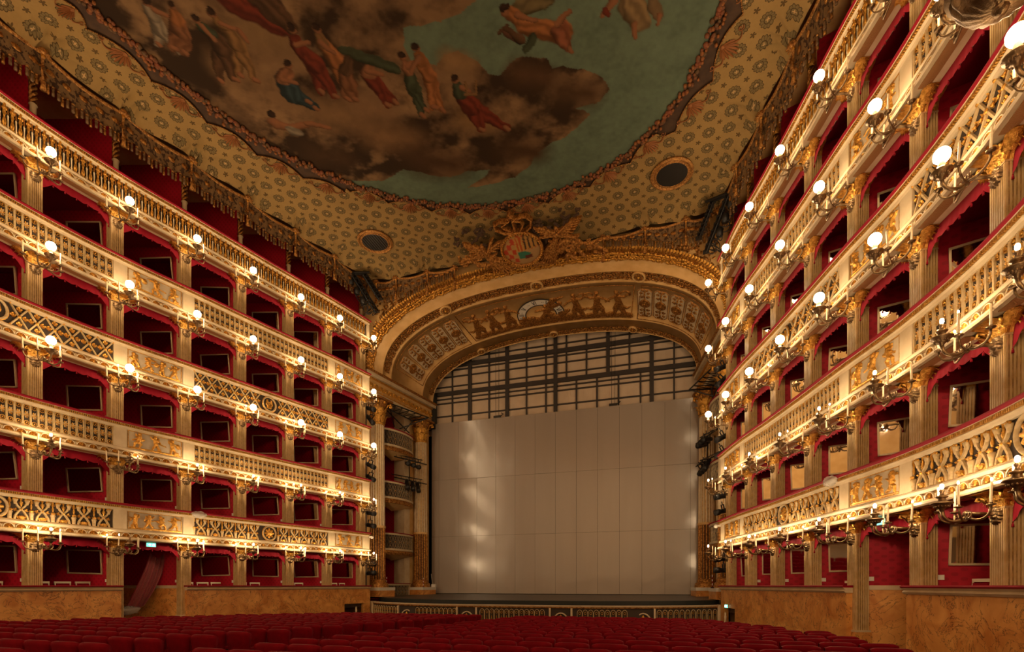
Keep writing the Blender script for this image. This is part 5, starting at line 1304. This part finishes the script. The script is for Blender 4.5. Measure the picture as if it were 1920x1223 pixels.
def ehf(name, lst, m, hs, n=(160, 120), **kw):
    cps = ecaps(lst, hs); us = [c_[0] for c_ in cps] + [c_[3] for c_ in cps]; ws = [c_[1] for c_ in cps] + [c_[4] for c_ in cps]
    me = hf_mesh(name, cps, min(us) - .3, max(us) + .3, min(ws) - .3, max(ws) + .3, n[0], n[1], lambda u, v, h: EM(u, v, h), m, .012); return put(me, name, CA, **kw)
fL = [(907, 470, 6, 915, 478, 6), (915, 478, 9, 928, 490, 9), (905, 468, 5, 903, 462, 5), (928, 490, 7, 955, 500, 5), (922, 492, 6, 960, 505, 3), (905, 476, 3, 885, 483, 3), (912, 474, 4, 925, 468, 3), (910, 470, 5, 880, 460, 9), (880, 460, 9, 868, 462, 5), (918, 470, 5, 925, 452, 8), (925, 452, 8, 945, 446, 5), (918, 462, 3, 945, 455, 3)]
fR = [(1043, 427, 5, 1044, 431, 5), (1044, 440, 7, 1040, 455, 8), (1040, 455, 9, 1030, 478, 11), (1036, 460, 8, 1022, 485, 7), (1044, 440, 4, 1012, 444, 3), (1046, 440, 4, 1075, 442, 3), (1075, 442, 3, 1085, 440, 2), (1048, 436, 5, 1060, 422, 9), (1060, 422, 9, 1088, 408, 3), (1062, 430, 7, 1082, 418, 5), (1038, 434, 5, 1022, 424, 8), (1022, 424, 7, 1000, 434, 3), (1020, 430, 5, 1003, 438, 3)]
def fan(x, y, x2, y2, n, r, spread):
    o = []
    for k in range(n):
        a = (k / (n - 1) - .5) * spread; dx, dy = x2 - x, y2 - y; c_, s_ = math.cos(a), math.sin(a); f_ = .75 + .25 * math.cos(a * 1.5)
        o.append((x, y, r * 1.1, x + (dx * c_ - dy * s_) * f_, y + (dx * s_ + dy * c_) * f_, r * .6))
    return o
def wing(x, y, x2, y2, n, r, down):
    o = []; L_ = math.hypot(x2 - x, y2 - y); ux, uy = (x2 - x) / L_, (y2 - y) / L_; px_, py_ = (-uy, ux) if (ux * 1 > 0) else (uy, -ux)
    for k in range(n):
        q = k / (n - 1); f_ = 1 - .55 * q ** 1.4; sx_, sy_ = x + ux * L_ * .25 * q * 0, y + q * down * .35
        mx, my = x + ux * L_ * .55 * f_, y + uy * L_ * .75 * f_ + q * down * .7; ex, ey = x + ux * L_ * f_, y + uy * L_ * f_ + q * down
        o += [(sx_, sy_, r * .9, mx, my, r), (mx, my, r, ex, ey, r * .45)]
    return o
fL = [(907, 470, 5, 913, 477, 5), (915, 478, 6, 924, 487, 6), (905, 464, 4.5, 904, 462, 4.5), (905, 476, 2.6, 885, 483, 2.6), (912, 474, 3, 925, 468, 2.6)] + fan(925, 487, 958, 502, 6, 3.2, .7) + fan(920, 488, 938, 504, 5, 3, .9) + wing(909, 470, 868, 455, 7, 2.6, 16) + wing(915, 470, 925, 445, 4, 2.6, 9) + wing(917, 466, 948, 450, 5, 2.4, 10)
fR = [(1043, 427, 4.5, 1044, 430, 4.5), (1044, 440, 5.5, 1041, 452, 6), (1044, 440, 3, 1012, 444, 2.6), (1046, 440, 3, 1075, 442, 2.6), (1075, 442, 2.6, 1085, 440, 2)] + fan(1041, 450, 1024, 490, 8, 3.4, .75) + wing(1047, 434, 1090, 405, 8, 2.5, 24) + wing(1040, 434, 1000, 424, 7, 2.4, 14) + fan(1036, 455, 1022, 474, 4, 3, .6)
ehf('winged_figure', fL, gold_old, .13, n=(200, 150), label='gilt winged figure holding a trumpet'); ehf('winged_figure', fR, gold_old, .13, n=(220, 180), label='gilt winged figure with outstretched arms')
tr = []
rq = random.Random(6)
for k in range(26):
    x = rq.uniform(862, 945); y = 502 - (x - 862) * .05 - rq.uniform(0, 18); tr.append((x, y, 2.6, x + rq.uniform(-26, 26), y - rq.uniform(-4, 12), 2.2))
for k in range(34):
    x = rq.uniform(1040, 1120); y = 482 - (x - 1040) * .10 - rq.uniform(0, 30); tr.append((x, y, 3., x + rq.uniform(-18, 24), y - rq.uniform(-10, 14), 2.2))
for k in range(16):
    x = rq.uniform(950, 1030); y = 506 - (x - 950) * .12; tr.append((x, y - rq.uniform(0, 8), 3.4, x + rq.uniform(-10, 14), y - 6, 2.4))
tr += [(1060, 455, 8, 1052, 470, 5), (1078, 458, 7, 1070, 474, 3), (1110, 460, 5, 1108, 464, 5), (909, 497, 5, 915, 500, 5)]
ehf('trophies', tr, gold_old, .08, n=(260, 100), kind='stuff')
lv = []
for k in range(60):
    x, y = rq.choice([(rq.uniform(852, 925), rq.uniform(428, 462)), (rq.uniform(1030, 1085), rq.uniform(392, 420)), (rq.uniform(990, 1030), rq.uniform(415, 450))]); lv.append((x, y, 2.4, x + rq.uniform(-7, 7), y + rq.uniform(-6, 6), 1.6))
ehf('palm_and_laurel', lv, band_m, .05, n=(260, 120), kind='stuff')
crown = []
for (x1, y1), (x2, y2) in zip([(925, 425), (928, 418), (940, 414), (952, 416), (955, 428)], [(928, 418), (940, 414), (952, 416), (955, 428), (956, 428)]): crown.append((x1, y1, 3.2, x2, y2, 3.2))
crown = []
def arc_c(pts, r): 
    for a, b in zip(pts[:-1], pts[1:]): crown.append((*a, r, *b, r))
arc_c([(948, 434), (930, 428), (927, 419), (938, 413), (953, 412)], 2.8); arc_c([(985, 431), (995, 422), (996, 409), (985, 402), (965, 407)], 2.8); arc_c([(958, 429), (944, 424), (941, 420), (955, 410)], 2.2); arc_c([(975, 430), (981, 418), (975, 411), (962, 410)], 2.2); arc_c([(966, 428), (960, 410), (957, 400)], 2.6)
crown += [(945, 434, 3.6, 986, 431, 3.6), (957, 404, 4.5, 958, 404, 4.5), (953, 398, 2.6, 953, 399, 2.6), (961, 401, 2.6, 961, 402, 2.6), (952, 406, 2.6, 952, 407, 2.6), (963, 407, 2.6, 963, 407, 2.6), (955, 392, 2, 956, 396, 2)]
ehf('crown', crown, gold_old, .22, n=(110, 110), label='gilt royal crown over the shield')
# shield
su, sw = epx(979, 462); sv = epx(979, 432); hw = .93; hh_ = abs(sv[1] - sw) * 1.0
mb = MB(); nr, na = 10, 40; vs = [EM(su, sw, .34)]; colr = []
def shc(x, y):
    if x < -.28: c_ = (.42, .05, .02) if (int((y + 2) * 3.2) + int((x + 2) * 4)) % 2 == 0 else (.42, .24, .08)
    elif y > .05: c_ = (.40, .08, .02) if int((x + 2) * 11) % 2 == 0 else (.45, .26, .07)
    else: c_ = (.40, .24, .10)
    if x > .2 and y > .1: c_ = (.42, .22, .06) if ((x * 9) % 2.) > .8 else (.05, .03, .02)
    if abs(x - .12) < .33 and -.5 < y < .0 and x * .6 + y < .1: c_ = (.04, .17, .11)
    if .1 < x < .5 and -.55 < y < -.3: c_ = (.12, .03, .02)
    return c_
colr.append(shc(0, 0))
for i in range(1, 26):
    for j in range(60): r = i / 25; a = 2 * PI * j / 60; x, y = r * math.cos(a), r * math.sin(a); vs.append(EM(su + hw * x, sw + hh_ * y, .34 - .14 * r * r)); colr.append(shc(x, y))
fs = [(0, 1 + j, 1 + (j + 1) % 60) for j in range(60)] + [(1 + i * 60 + j, 1 + i * 60 + (j + 1) % 60, 1 + (i + 1) * 60 + (j + 1) % 60, 1 + (i + 1) * 60 + j) for i in range(24) for j in range(60)]
mb.add(vs, fs, shield_m, True); so = mb.build('shield', CA, label='oval shield in red and gold quarters with a green field'); at = so.data.color_attributes.new('paint', 'FLOAT_COLOR', 'POINT'); at.data.foreach_set('color', np.array([(*c_, 1) for c_ in colr]).ravel())
mb = MB(); mb.tube([EM(su + (hw + .07) * math.cos(a), sw + (hh_ + .07) * math.sin(a), .2) for a in np.linspace(0, 2 * PI, 41)], .09, gold_old, 6)
for k in range(48): a = 2 * PI * k / 48; mb.ball(EM(su + (hw + .07) * math.cos(a), sw + (hh_ + .07) * math.sin(a), .29), .045, gold, 5, 3)
mb.build('shield_rim', CA)

# ------------------------------------------------------------------ stage lighting gear: black spotlights, trusses, cables
def m_spot(mb):
    mb.lathe([(0, -.24), (.085, -.24), (.095, -.1), (.09, .12), (.11, .14), (.11, .34), (.0, .335)], black, 12, axis='x')
    mb.box(-.02, .02, -.12, -.10, -.02, .24, black); mb.box(-.02, .02, .10, .12, -.02, .24, black); mb.box(-.02, .02, -.12, .12, .22, .25, black)
U_SPOT = unit(m_spot, 'spotlight')
U_YOKE = unit(lambda mb: mb.tube([(0, 0, .24), (0, 0, .36)], .02, steel, 6), 'clamp')
def spot(loc, yaw, pitch, label, sc_=1.):
    o = put(U_SPOT, 'spotlight', None, loc=loc, rot=(0, pitch, yaw), scale=(sc_,) * 3); tag(o, label, 'spotlight', 'black stage spotlights'); put(U_YOKE, 'clamp', o); return o
hts = [(10.15, .35), (9.55, .8), (6.9, .45), (6.2, .5), (4.15, .15), (3.45, .2), (1.25, .12), (.7, -.02)]
for s in (-1, 1):
    mb = MB(); mb.tube([(s * 9.62, 25.45, Z0 - .3), (s * 9.62, 25.45, Z0 + 10.6)], .03, steel, 6)
    tag(mb.build('lamp_pole'), 'dark vertical pole carrying spotlights at the %s balcony ends' % SIDEWORD[s], 'pole', 'spotlight poles')
    for j, (z, p) in enumerate(hts):
        spot((s * 9.42, 25.5, Z0 + z), (0 if s < 0 else PI) + s * .25, p, 'black spotlight, %s from the top on the pole at the %s balcony ends' % (ORD[j], SIDEWORD[s]), 1.25)
    # clusters on brackets in the stage boxes
    c = lambda a, n, z: pl(s, a, n, z)
    for lvl, zz in ((0, 8.05), (1, 6.75)):
        mb = MB(); mb.tube([c(2.2, .0, zz), c(4.9, .5, zz)], .035, black, 6); mb.tube([c(2.3, -.3, zz + .25), c(4.6, .35, zz + .25)], .03, black, 6)
        for q in range(6): mb.tube([c(2.4 + .4 * q, .02 + .07 * q, zz), c(2.6 + .4 * q, -.2 + .08 * q, zz + .25)], .015, black, 4)
        mb.tube([c(3.4, .2, 8.1), c(3.4, .25, 6.7)], .03, black, 5)
        tag(mb.build('lighting_bar'), 'black lighting bar with braces across the %s stage boxes, %s one' % (SIDEWORD[s], 'upper' if lvl == 0 else 'lower'), 'bar', 'lighting bars at the stage boxes')
        for q in range(3):
            p = c(3.1 + .55 * q, .3, zz - .28); spot(p, (-.9 if s < 0 else PI + .9), .9 if lvl else .25, 'black spotlight hanging from the %s stage box bar, %s one, %s side' % ('upper' if lvl == 0 else 'lower', ORD[q], SIDEWORD[s]), 1.35)
    mb = MB()    # open frame under the entablature
    P_ = [c(1.4, .25, 11.1), c(4.5, .95, 11.0), c(4.3, -.2, 10.9), c(1.5, -.3, 11.0)]
    for i in range(4): mb.tube([P_[i], P_[(i + 1) % 4]], .04, black, 5); mb.tube([P_[i], c(2.2 + .5 * i, .0, 9.9)], .035, black, 5)
    for q in range(7): u = q / 6; a = Vector(P_[0]).lerp(Vector(P_[1]), u); b = Vector(P_[3]).lerp(Vector(P_[2]), u); mb.tube([a, b], .025, black, 4); mb.tube([a, Vector(P_[3]).lerp(Vector(P_[2]), min(1, u + .16))], .02, black, 4)
    tag(mb.build('lighting_truss'), 'open black lighting frame under the proscenium cornice, %s side' % SIDEWORD[s], 'truss', 'black lighting frames')
    # corner rig high by the ceiling
    mb = MB(); a0, a1 = Vector((s * 9.45, 23.9, Z0 + 16.95)), Vector((s * 8.62, 24.95, Z0 + 15.3)); b0, b1 = Vector((s * 8.85, 24.1, Z0 + 16.95)), Vector((s * 8.3, 24.8, Z0 + 15.9))
    for p, q_ in ((a0, a1), (b0, b1)):
        for o_ in ((.1, 0, .05), (-.1, 0, -.05), (0, .1, .1), (0, -.1, -.1)): mb.tube([p + Vector(o_), q_ + Vector(o_)], .035, black, 5)
        for j in range(9): u = j / 8; m_ = p.lerp(q_, u); mb.box(m_.x - .13, m_.x + .13, m_.y - .11, m_.y + .11, m_.z - .03, m_.z + .03, black)
        for j in range(8): mb.tube([p.lerp(q_, j / 8) + Vector((.1, 0, .05)), p.lerp(q_, (j + 1) / 8) + Vector((-.1, 0, -.05))], .025, black, 4)
    mb.tube([a0, b0], .05, black, 5); mb.tube([a0 + Vector((s * .5, -.2, .05)), b0 + Vector((-s * .3, 0, .05))], .06, black, 5)
    R_ = empty('corner_rig', tuple(a0), worldkids=True); tag(R_, 'black lighting rig with tangled cables in the %s corner under the ceiling' % SIDEWORD[s], 'rig', 'corner lighting rigs'); mb.build('truss', R_)
    mb = MB(); rg = random.Random(20 + s)
    for j in range(16):
        u = rg.random(); p = a0.lerp(a1, u) + Vector((rg.uniform(-.2, .3) * s, 0, 0)); q_ = a0.lerp(a1, min(1, u + .3)) + Vector((s * rg.uniform(0, .4), -.1, 0)); dn = Vector((s * rg.uniform(.1, .6), -.1, -rg.uniform(.2, .7)))
        mb.tube(bez([p, p + dn, q_ + dn, q_], 10), .02, petrol, 4)
    mb.build('cables', R_, kind='stuff')
    mb = MB(); q_ = a0.lerp(a1, .3)
    for j in range(3): mb.lathe([(.0, -.2), (.14, -.2), (.15, .1), (.12, .14), (0, .14)], black, 10, tuple(a0.lerp(a1, .15 + .25 * j) + Vector((s * .25, -.15, -.1))))
    mb.build('lamp_heads', R_)

# ------------------------------------------------------------------ small things
def exit_sign(loc, rz, label, txt, w_=.34, h_=.13):
    o = empty('exit_sign', loc, rz); tag(o, label, 'sign', 'green exit signs')
    mb = MB(); mb.box(-w_ / 2, w_ / 2, -.03, 0, -h_ / 2, h_ / 2, plaster_red); mb.build('panel', o)
    mb = MB(); mb.box(-w_ / 2 - .012, w_ / 2 + .012, -.05, -.03, -h_ / 2 - .012, h_ / 2 + .012, white); mb.build('casing', o)
    cu_ = bpy.data.curves.new('lettering', 'FONT'); cu_.body = txt; cu_.size = h_ * .95; cu_.align_x = 'CENTER'; cu_.align_y = 'CENTER'; cu_.extrude = .002; cu_.materials.append(sign_w)
    t_ = bpy.data.objects.new('lettering_curve', cu_); COL.objects.link(t_); bpy.context.view_layer.update()
    tm = bpy.data.meshes.new_from_object(t_.evaluated_get(bpy.context.evaluated_depsgraph_get())); bpy.data.objects.remove(t_)
    t_ = bpy.data.objects.new('lettering', tm); COL.objects.link(t_); t_.parent = o; t_.location = (0, .004, 0); t_.rotation_euler = (PI / 2, 0, PI)
    return o
p = pt(4.55, .12, 1.55, -1); exit_sign(p, rot(4.5, -1), 'green lit exit sign over the passage of the left wall', '→ ⌂', .30, .13)
p = pt(4.55, .12, 1.55, 1); exit_sign(p, rot(4.5, 1), 'green lit exit sign over the passage of the right wall', '⌂ ←', .30, .13)
X_, Y_, _z = pt(.2, .22, -.93, 1); exit_sign((X_, Y_, Z0 - .93), rot(.2, 1), 'green lit exit sign at the small door beside the stage', 'EXIT', .34, .13)
# small gilt newel by the pit doors
for s in (-1, 1):
    mb = MB(); mb.lathe([(.05, 0), (.06, .1), (.04, .2), (.07, .5), (.045, .9), (.06, 1.0), (.03, 1.05), (.05, 1.12), (0, 1.2)], cream, 10); o = mb.build('newel_post', loc=pt(.35, .35, -2.35, s)); tag(o, 'small cream turned post by the low door beside the %s end of the stage' % SIDEWORD[s], 'post', 'turned posts by the pit doors')
# white camera domes and plastic-wrapped fittings on the first balcony
for s in (-1, 1):
    mb = MB(); mb.ball((0, 0, 0), (.10, .10, .09), white, 10, 6); mb.box(-.05, .05, -.2, 0, -.02, .07, white); o = mb.build('security_camera', loc=pt(-.12, .42, 2.72, s), rot=(0, 0, rot(0, s))); tag(o, 'small white dome camera on the end of the lowest balcony, %s side' % SIDEWORD[s], 'camera', 'white dome cameras')
    mb = MB(); rg = random.Random(8); mb.ball((0, .05, 0), (.30, .13, .13), wrap_m, 16, 10)
    mb.v = [(x + rg.uniform(-.03, .03), y + rg.uniform(-.02, .02), z + rg.uniform(-.025, .025)) for x, y, z in mb.v]; mb.box(-.2, .2, -.05, .05, -.06, .04, white)
    o = mb.build('wrapped_projector', loc=pt(3.87, .34, 2.88, s), rot=(0, 0, rot(3.9, s))); tag(o, 'fitting wrapped in crumpled clear plastic on the lowest balcony rail, %s wall' % SIDEWORD[s], 'projector', 'plastic wrapped fittings')
for i, x in enumerate((-10.1, -8.6, 8.9)):
    mb = MB()
    for q in range(6): mb.lathe([(.022, q * .1), (.022, q * .1 + .1)], white if q % 2 else velvet, 8)
    mb.lathe([(.09, -.04), (.08, 0), (.02, .02)], black, 10); Y_ = (26.2, 31.2, 26.8)[i]
    yy = {0: (-9.25, 27.6), 1: (-8.55, 31.0), 2: (9.2, 26.4)}[i]
    o = mb.build('marker_post', loc=(yy[0] + (.0 if i < 2 else -.2), yy[1] - (.55 if i < 2 else 0.), Z0 - .1)); tag(o, 'short red and white striped marker post, %s' % ('by the near left column', 'by the far left column', 'by the near right column')[i], 'post', 'striped marker posts')
mb = MB(); mb.box(-.14, .14, -.1, .1, 0, .2, white); mb.lathe([(.06, 0), (.06, .02), (0, .02)], black, 10, (0, -.1, .1), 'y'); mb.tube([(-.05, 0, .2), (-.2, .1, .5), (-.25, .1, .9)], .012, white, 5); o = mb.build('stage_monitor', loc=(-8.15, 31.2, Z0 - .12)); tag(o, 'small white box light with cable on the plinth beside the metal curtain', 'light')
# plastic-sheathed drape in the left passage
def strip_surface(name, P, nu, nv, m, parent=None): mb = MB(); mb.grid(P, nu, nv, m); return mb.build(name, parent)
D = empty('tied_drape', pt(4.45, -.9, -1.0, -1), worldkids=True); tag(D, 'red drape sheathed in clear plastic hanging in the left wall passage', 'drape')
def DP(off):
    def f(u, w_):
        tt = 4.28 + .33 * w_ ** 1.5 + (u - .5) * (.24 + .05 * math.sin(w_ * 3)); z = 1.2 - 2.1 * w_ + .10 * math.cos(u * 6); return pt(tt, -.9 + off + .05 * math.sin(u * 22) * (1 if off == 0 else .6) + .06 * w_, z, -1)
    return f
strip_surface('cloth', DP(0.), 30, 14, drape_red, D); strip_surface('plastic_sheath', DP(.05), 30, 14, sheath_m, D)
mb = MB(); rg = random.Random(3); mb.ball((0, 0, 0), (.55, .28, .16), wrap_m, 16, 8); mb.v = [(x + rg.uniform(-.07, .07), y + rg.uniform(-.05, .05), z + rg.uniform(-.05, .05)) for x, y, z in mb.v]; mb.build('gathered_plastic', D, loc=pt(4.78, -.75, -.98, -1), rot=(0, .1, rot(4.7, -1)))
D = empty('gathered_drape', pt(4.7, -1.2, -.2, 1), worldkids=True); tag(D, 'dark red drape gathered to one side in the right wall passage', 'drape')
def f(u, w_): tt = 4.62 + .30 * (1 - (1 - w_) ** 1.6) * (.35 + .65 * u) + .0; tt = 4.5 + u * .42 * (1 - w_ * .55) + w_ * .23; return pt(tt, -1.2 + .06 * math.sin(u * 26), 1.5 - 1.6 * w_, 1)
strip_surface('cloth', f, 30, 10, drape_red, D)
# large fluted bronze bowl lamp close by, high on the right
B_ = empty('bowl_lamp', (10.45, 6.8, Z0 + 6.45), 0); tag(B_, 'large fluted bronze bowl lamp high at the near end of the right wall', 'lamp')
mb = MB(); fl = 18; vs = []; prof = [(.05, -.24), (.16, -.22), (.30, -.12), (.38, .02), (.40, .12), (.36, .16)]
for r, z in prof:
    for i in range(fl * 4): a = 2 * PI * i / (fl * 4); q_ = r * (1 + .07 * abs(math.sin(a * fl / 2))); vs.append((q_ * math.cos(a), q_ * math.sin(a), z))
K = fl * 4; mb.add(vs, [(i * K + j, i * K + (j + 1) % K, (i + 1) * K + (j + 1) % K, (i + 1) * K + j) for i in range(5) for j in range(K)], bronze, True); mb.lathe([(0, -.3), (.06, -.28), (.08, -.22)], bronze, 12); mb.build('bowl', B_)
mb = MB(); mb.lathe([(.36, .12), (.47, .14), (.47, .19), (.1, .24), (.06, .5)], bronze, 24); mb.build('rim', B_)
mb = MB(); mb.tube([(.0, 0, .3), (.9, .05, .4), (1.85, .1, .3)], [.05, .05, .06], bronze, 8); mb.build('arm', B_)

# ------------------------------------------------------------------ stalls seats
def m_back(mb):
    n = 8; vs = []
    prof = [(-.03, .34), (-.05, .6), (-.075, .86), (-.09, .90), (-.07, .945), (-.02, .95), (.015, .92), (.02, .88), (.0, .6), (.03, .36)]
    for i in range(n + 1):
        u = i / n * 2 - 1; 
        for j, (y, z) in enumerate(prof):
            w_ = .235 + .045 * min(1, max(0, (z - .34) / .5)); vs.append((u * w_, y - .06 * (1 - u * u) + .0, z - (.012 * u * u if z > .85 else 0) - (.02 if abs(u) == 1 and z > .9 else 0)))
    k = len(prof); mb.add(vs, [(i * k + j, i * k + (j + 1) % k, (i + 1) * k + (j + 1) % k, (i + 1) * k + j) for i in range(n) for j in range(k)] + [tuple(range(k)), tuple(n * k + j for j in range(k))], seatred, True)
U_BACK = unit(m_back, 'theatre_seat')
U_CUSH = unit(lambda mb: (mb.box(-.22, .22, -.02, .42, .36, .47, seatred), mb.box(-.05, .05, .0, .3, 0, .37, black)), 'seat_cushion')
def m_armr(mb): mb.box(-.025, .025, -.04, .34, .58, .63, seatred); mb.box(-.018, .018, -.03, .05, 0, .6, black); mb.box(-.02, .02, .25, .32, .3, .6, wood_floor)
U_ARMR = unit(m_armr, 'armrest')
Gy = [g[1] for g in G][::-1]; Gx = [g[0] + .85 for g in G][::-1]
seats = []; row = 0; Y_ = 1.7
while Y_ < 21.9:
    lim = float(np.interp(Y_, Gy, Gx)) - 1.75
    if Y_ < 4.7: lim = float(np.interp(Y_, [-3, 1, 4.7], [8.5, 10.4, 11.7])) - 1.6
    if Y_ > 20.6: lim -= 1.0 * (Y_ - 20.6)
    for sd in (-1, 1):
        j = 0; x = .80 + .305 + (.15 if row % 2 else 0)
        while x < lim:
            X_ = sd * x; dp = depth(X_, Y_); xx = (X_ - CAMX) * cT + Y_ * sT
            if dp > .9 and math.hypot(X_ - CAMX, Y_) > 1.6:
                pxx = 960 + 955 * xx / dp; pyy = 1098 + 955 * (-(FLZ(Y_) + .95)) / dp
                if -60 < pxx < 1980 and pyy < 1235: seats.append((dp, X_, Y_, row, j, sd))
            x += .61; j += 1
    Y_ += .93; row += 1
seats.sort(); rows_used = sorted(set(q[3] for q in seats))
first = None
for n_, (dp, X_, Y_, rw, j, sd) in enumerate(seats[:300]):
    jr = rs.uniform(-.02, .02)
    o = put(U_BACK, 'theatre_seat', None, loc=(X_, Y_, Z0 + FLZ(Y_)), rot=(0, 0, jr))
    tag(o, 'red velvet stalls seat, %s row from the back, %s seat %s of the centre aisle' % (ORD[rows_used.index(rw)], ORD[j], 'left' if sd < 0 else 'right'), 'seat', 'red velvet stalls seats')
    put(U_CUSH, 'seat_cushion', o); put(U_ARMR, 'armrest', o, loc=(-.275, 0, 0)); put(U_ARMR, 'armrest', o, loc=(.275, 0, 0))
mb = MB(); vb = [v_.co[:] for v_ in U_BACK.vertices]; fb = [tuple(p_.vertices) for p_ in U_BACK.polygons]
for dp, X_, Y_, rw, j, sd in seats[300:]:
    mb.add([(X_ + a, Y_ + b, Z0 + FLZ(Y_) + c_) for a, b, c_ in vb], fb, seatred, True); mb.box(X_ - .22, X_ + .22, Y_, Y_ + .42, Z0 + FLZ(Y_) + .36, Z0 + FLZ(Y_) + .47, seatred); mb.box(X_ - .30, X_ - .26, Y_ - .03, Y_ + .3, Z0 + FLZ(Y_) + .3, Z0 + FLZ(Y_) + .62, seatred)
if mb.v: tag(mb.build('distant_seats'), 'red velvet stalls seats of the front rows before the orchestra rail', 'seats', kind='stuff')
print('seats', len(seats), 'objects', len(bpy.data.objects))
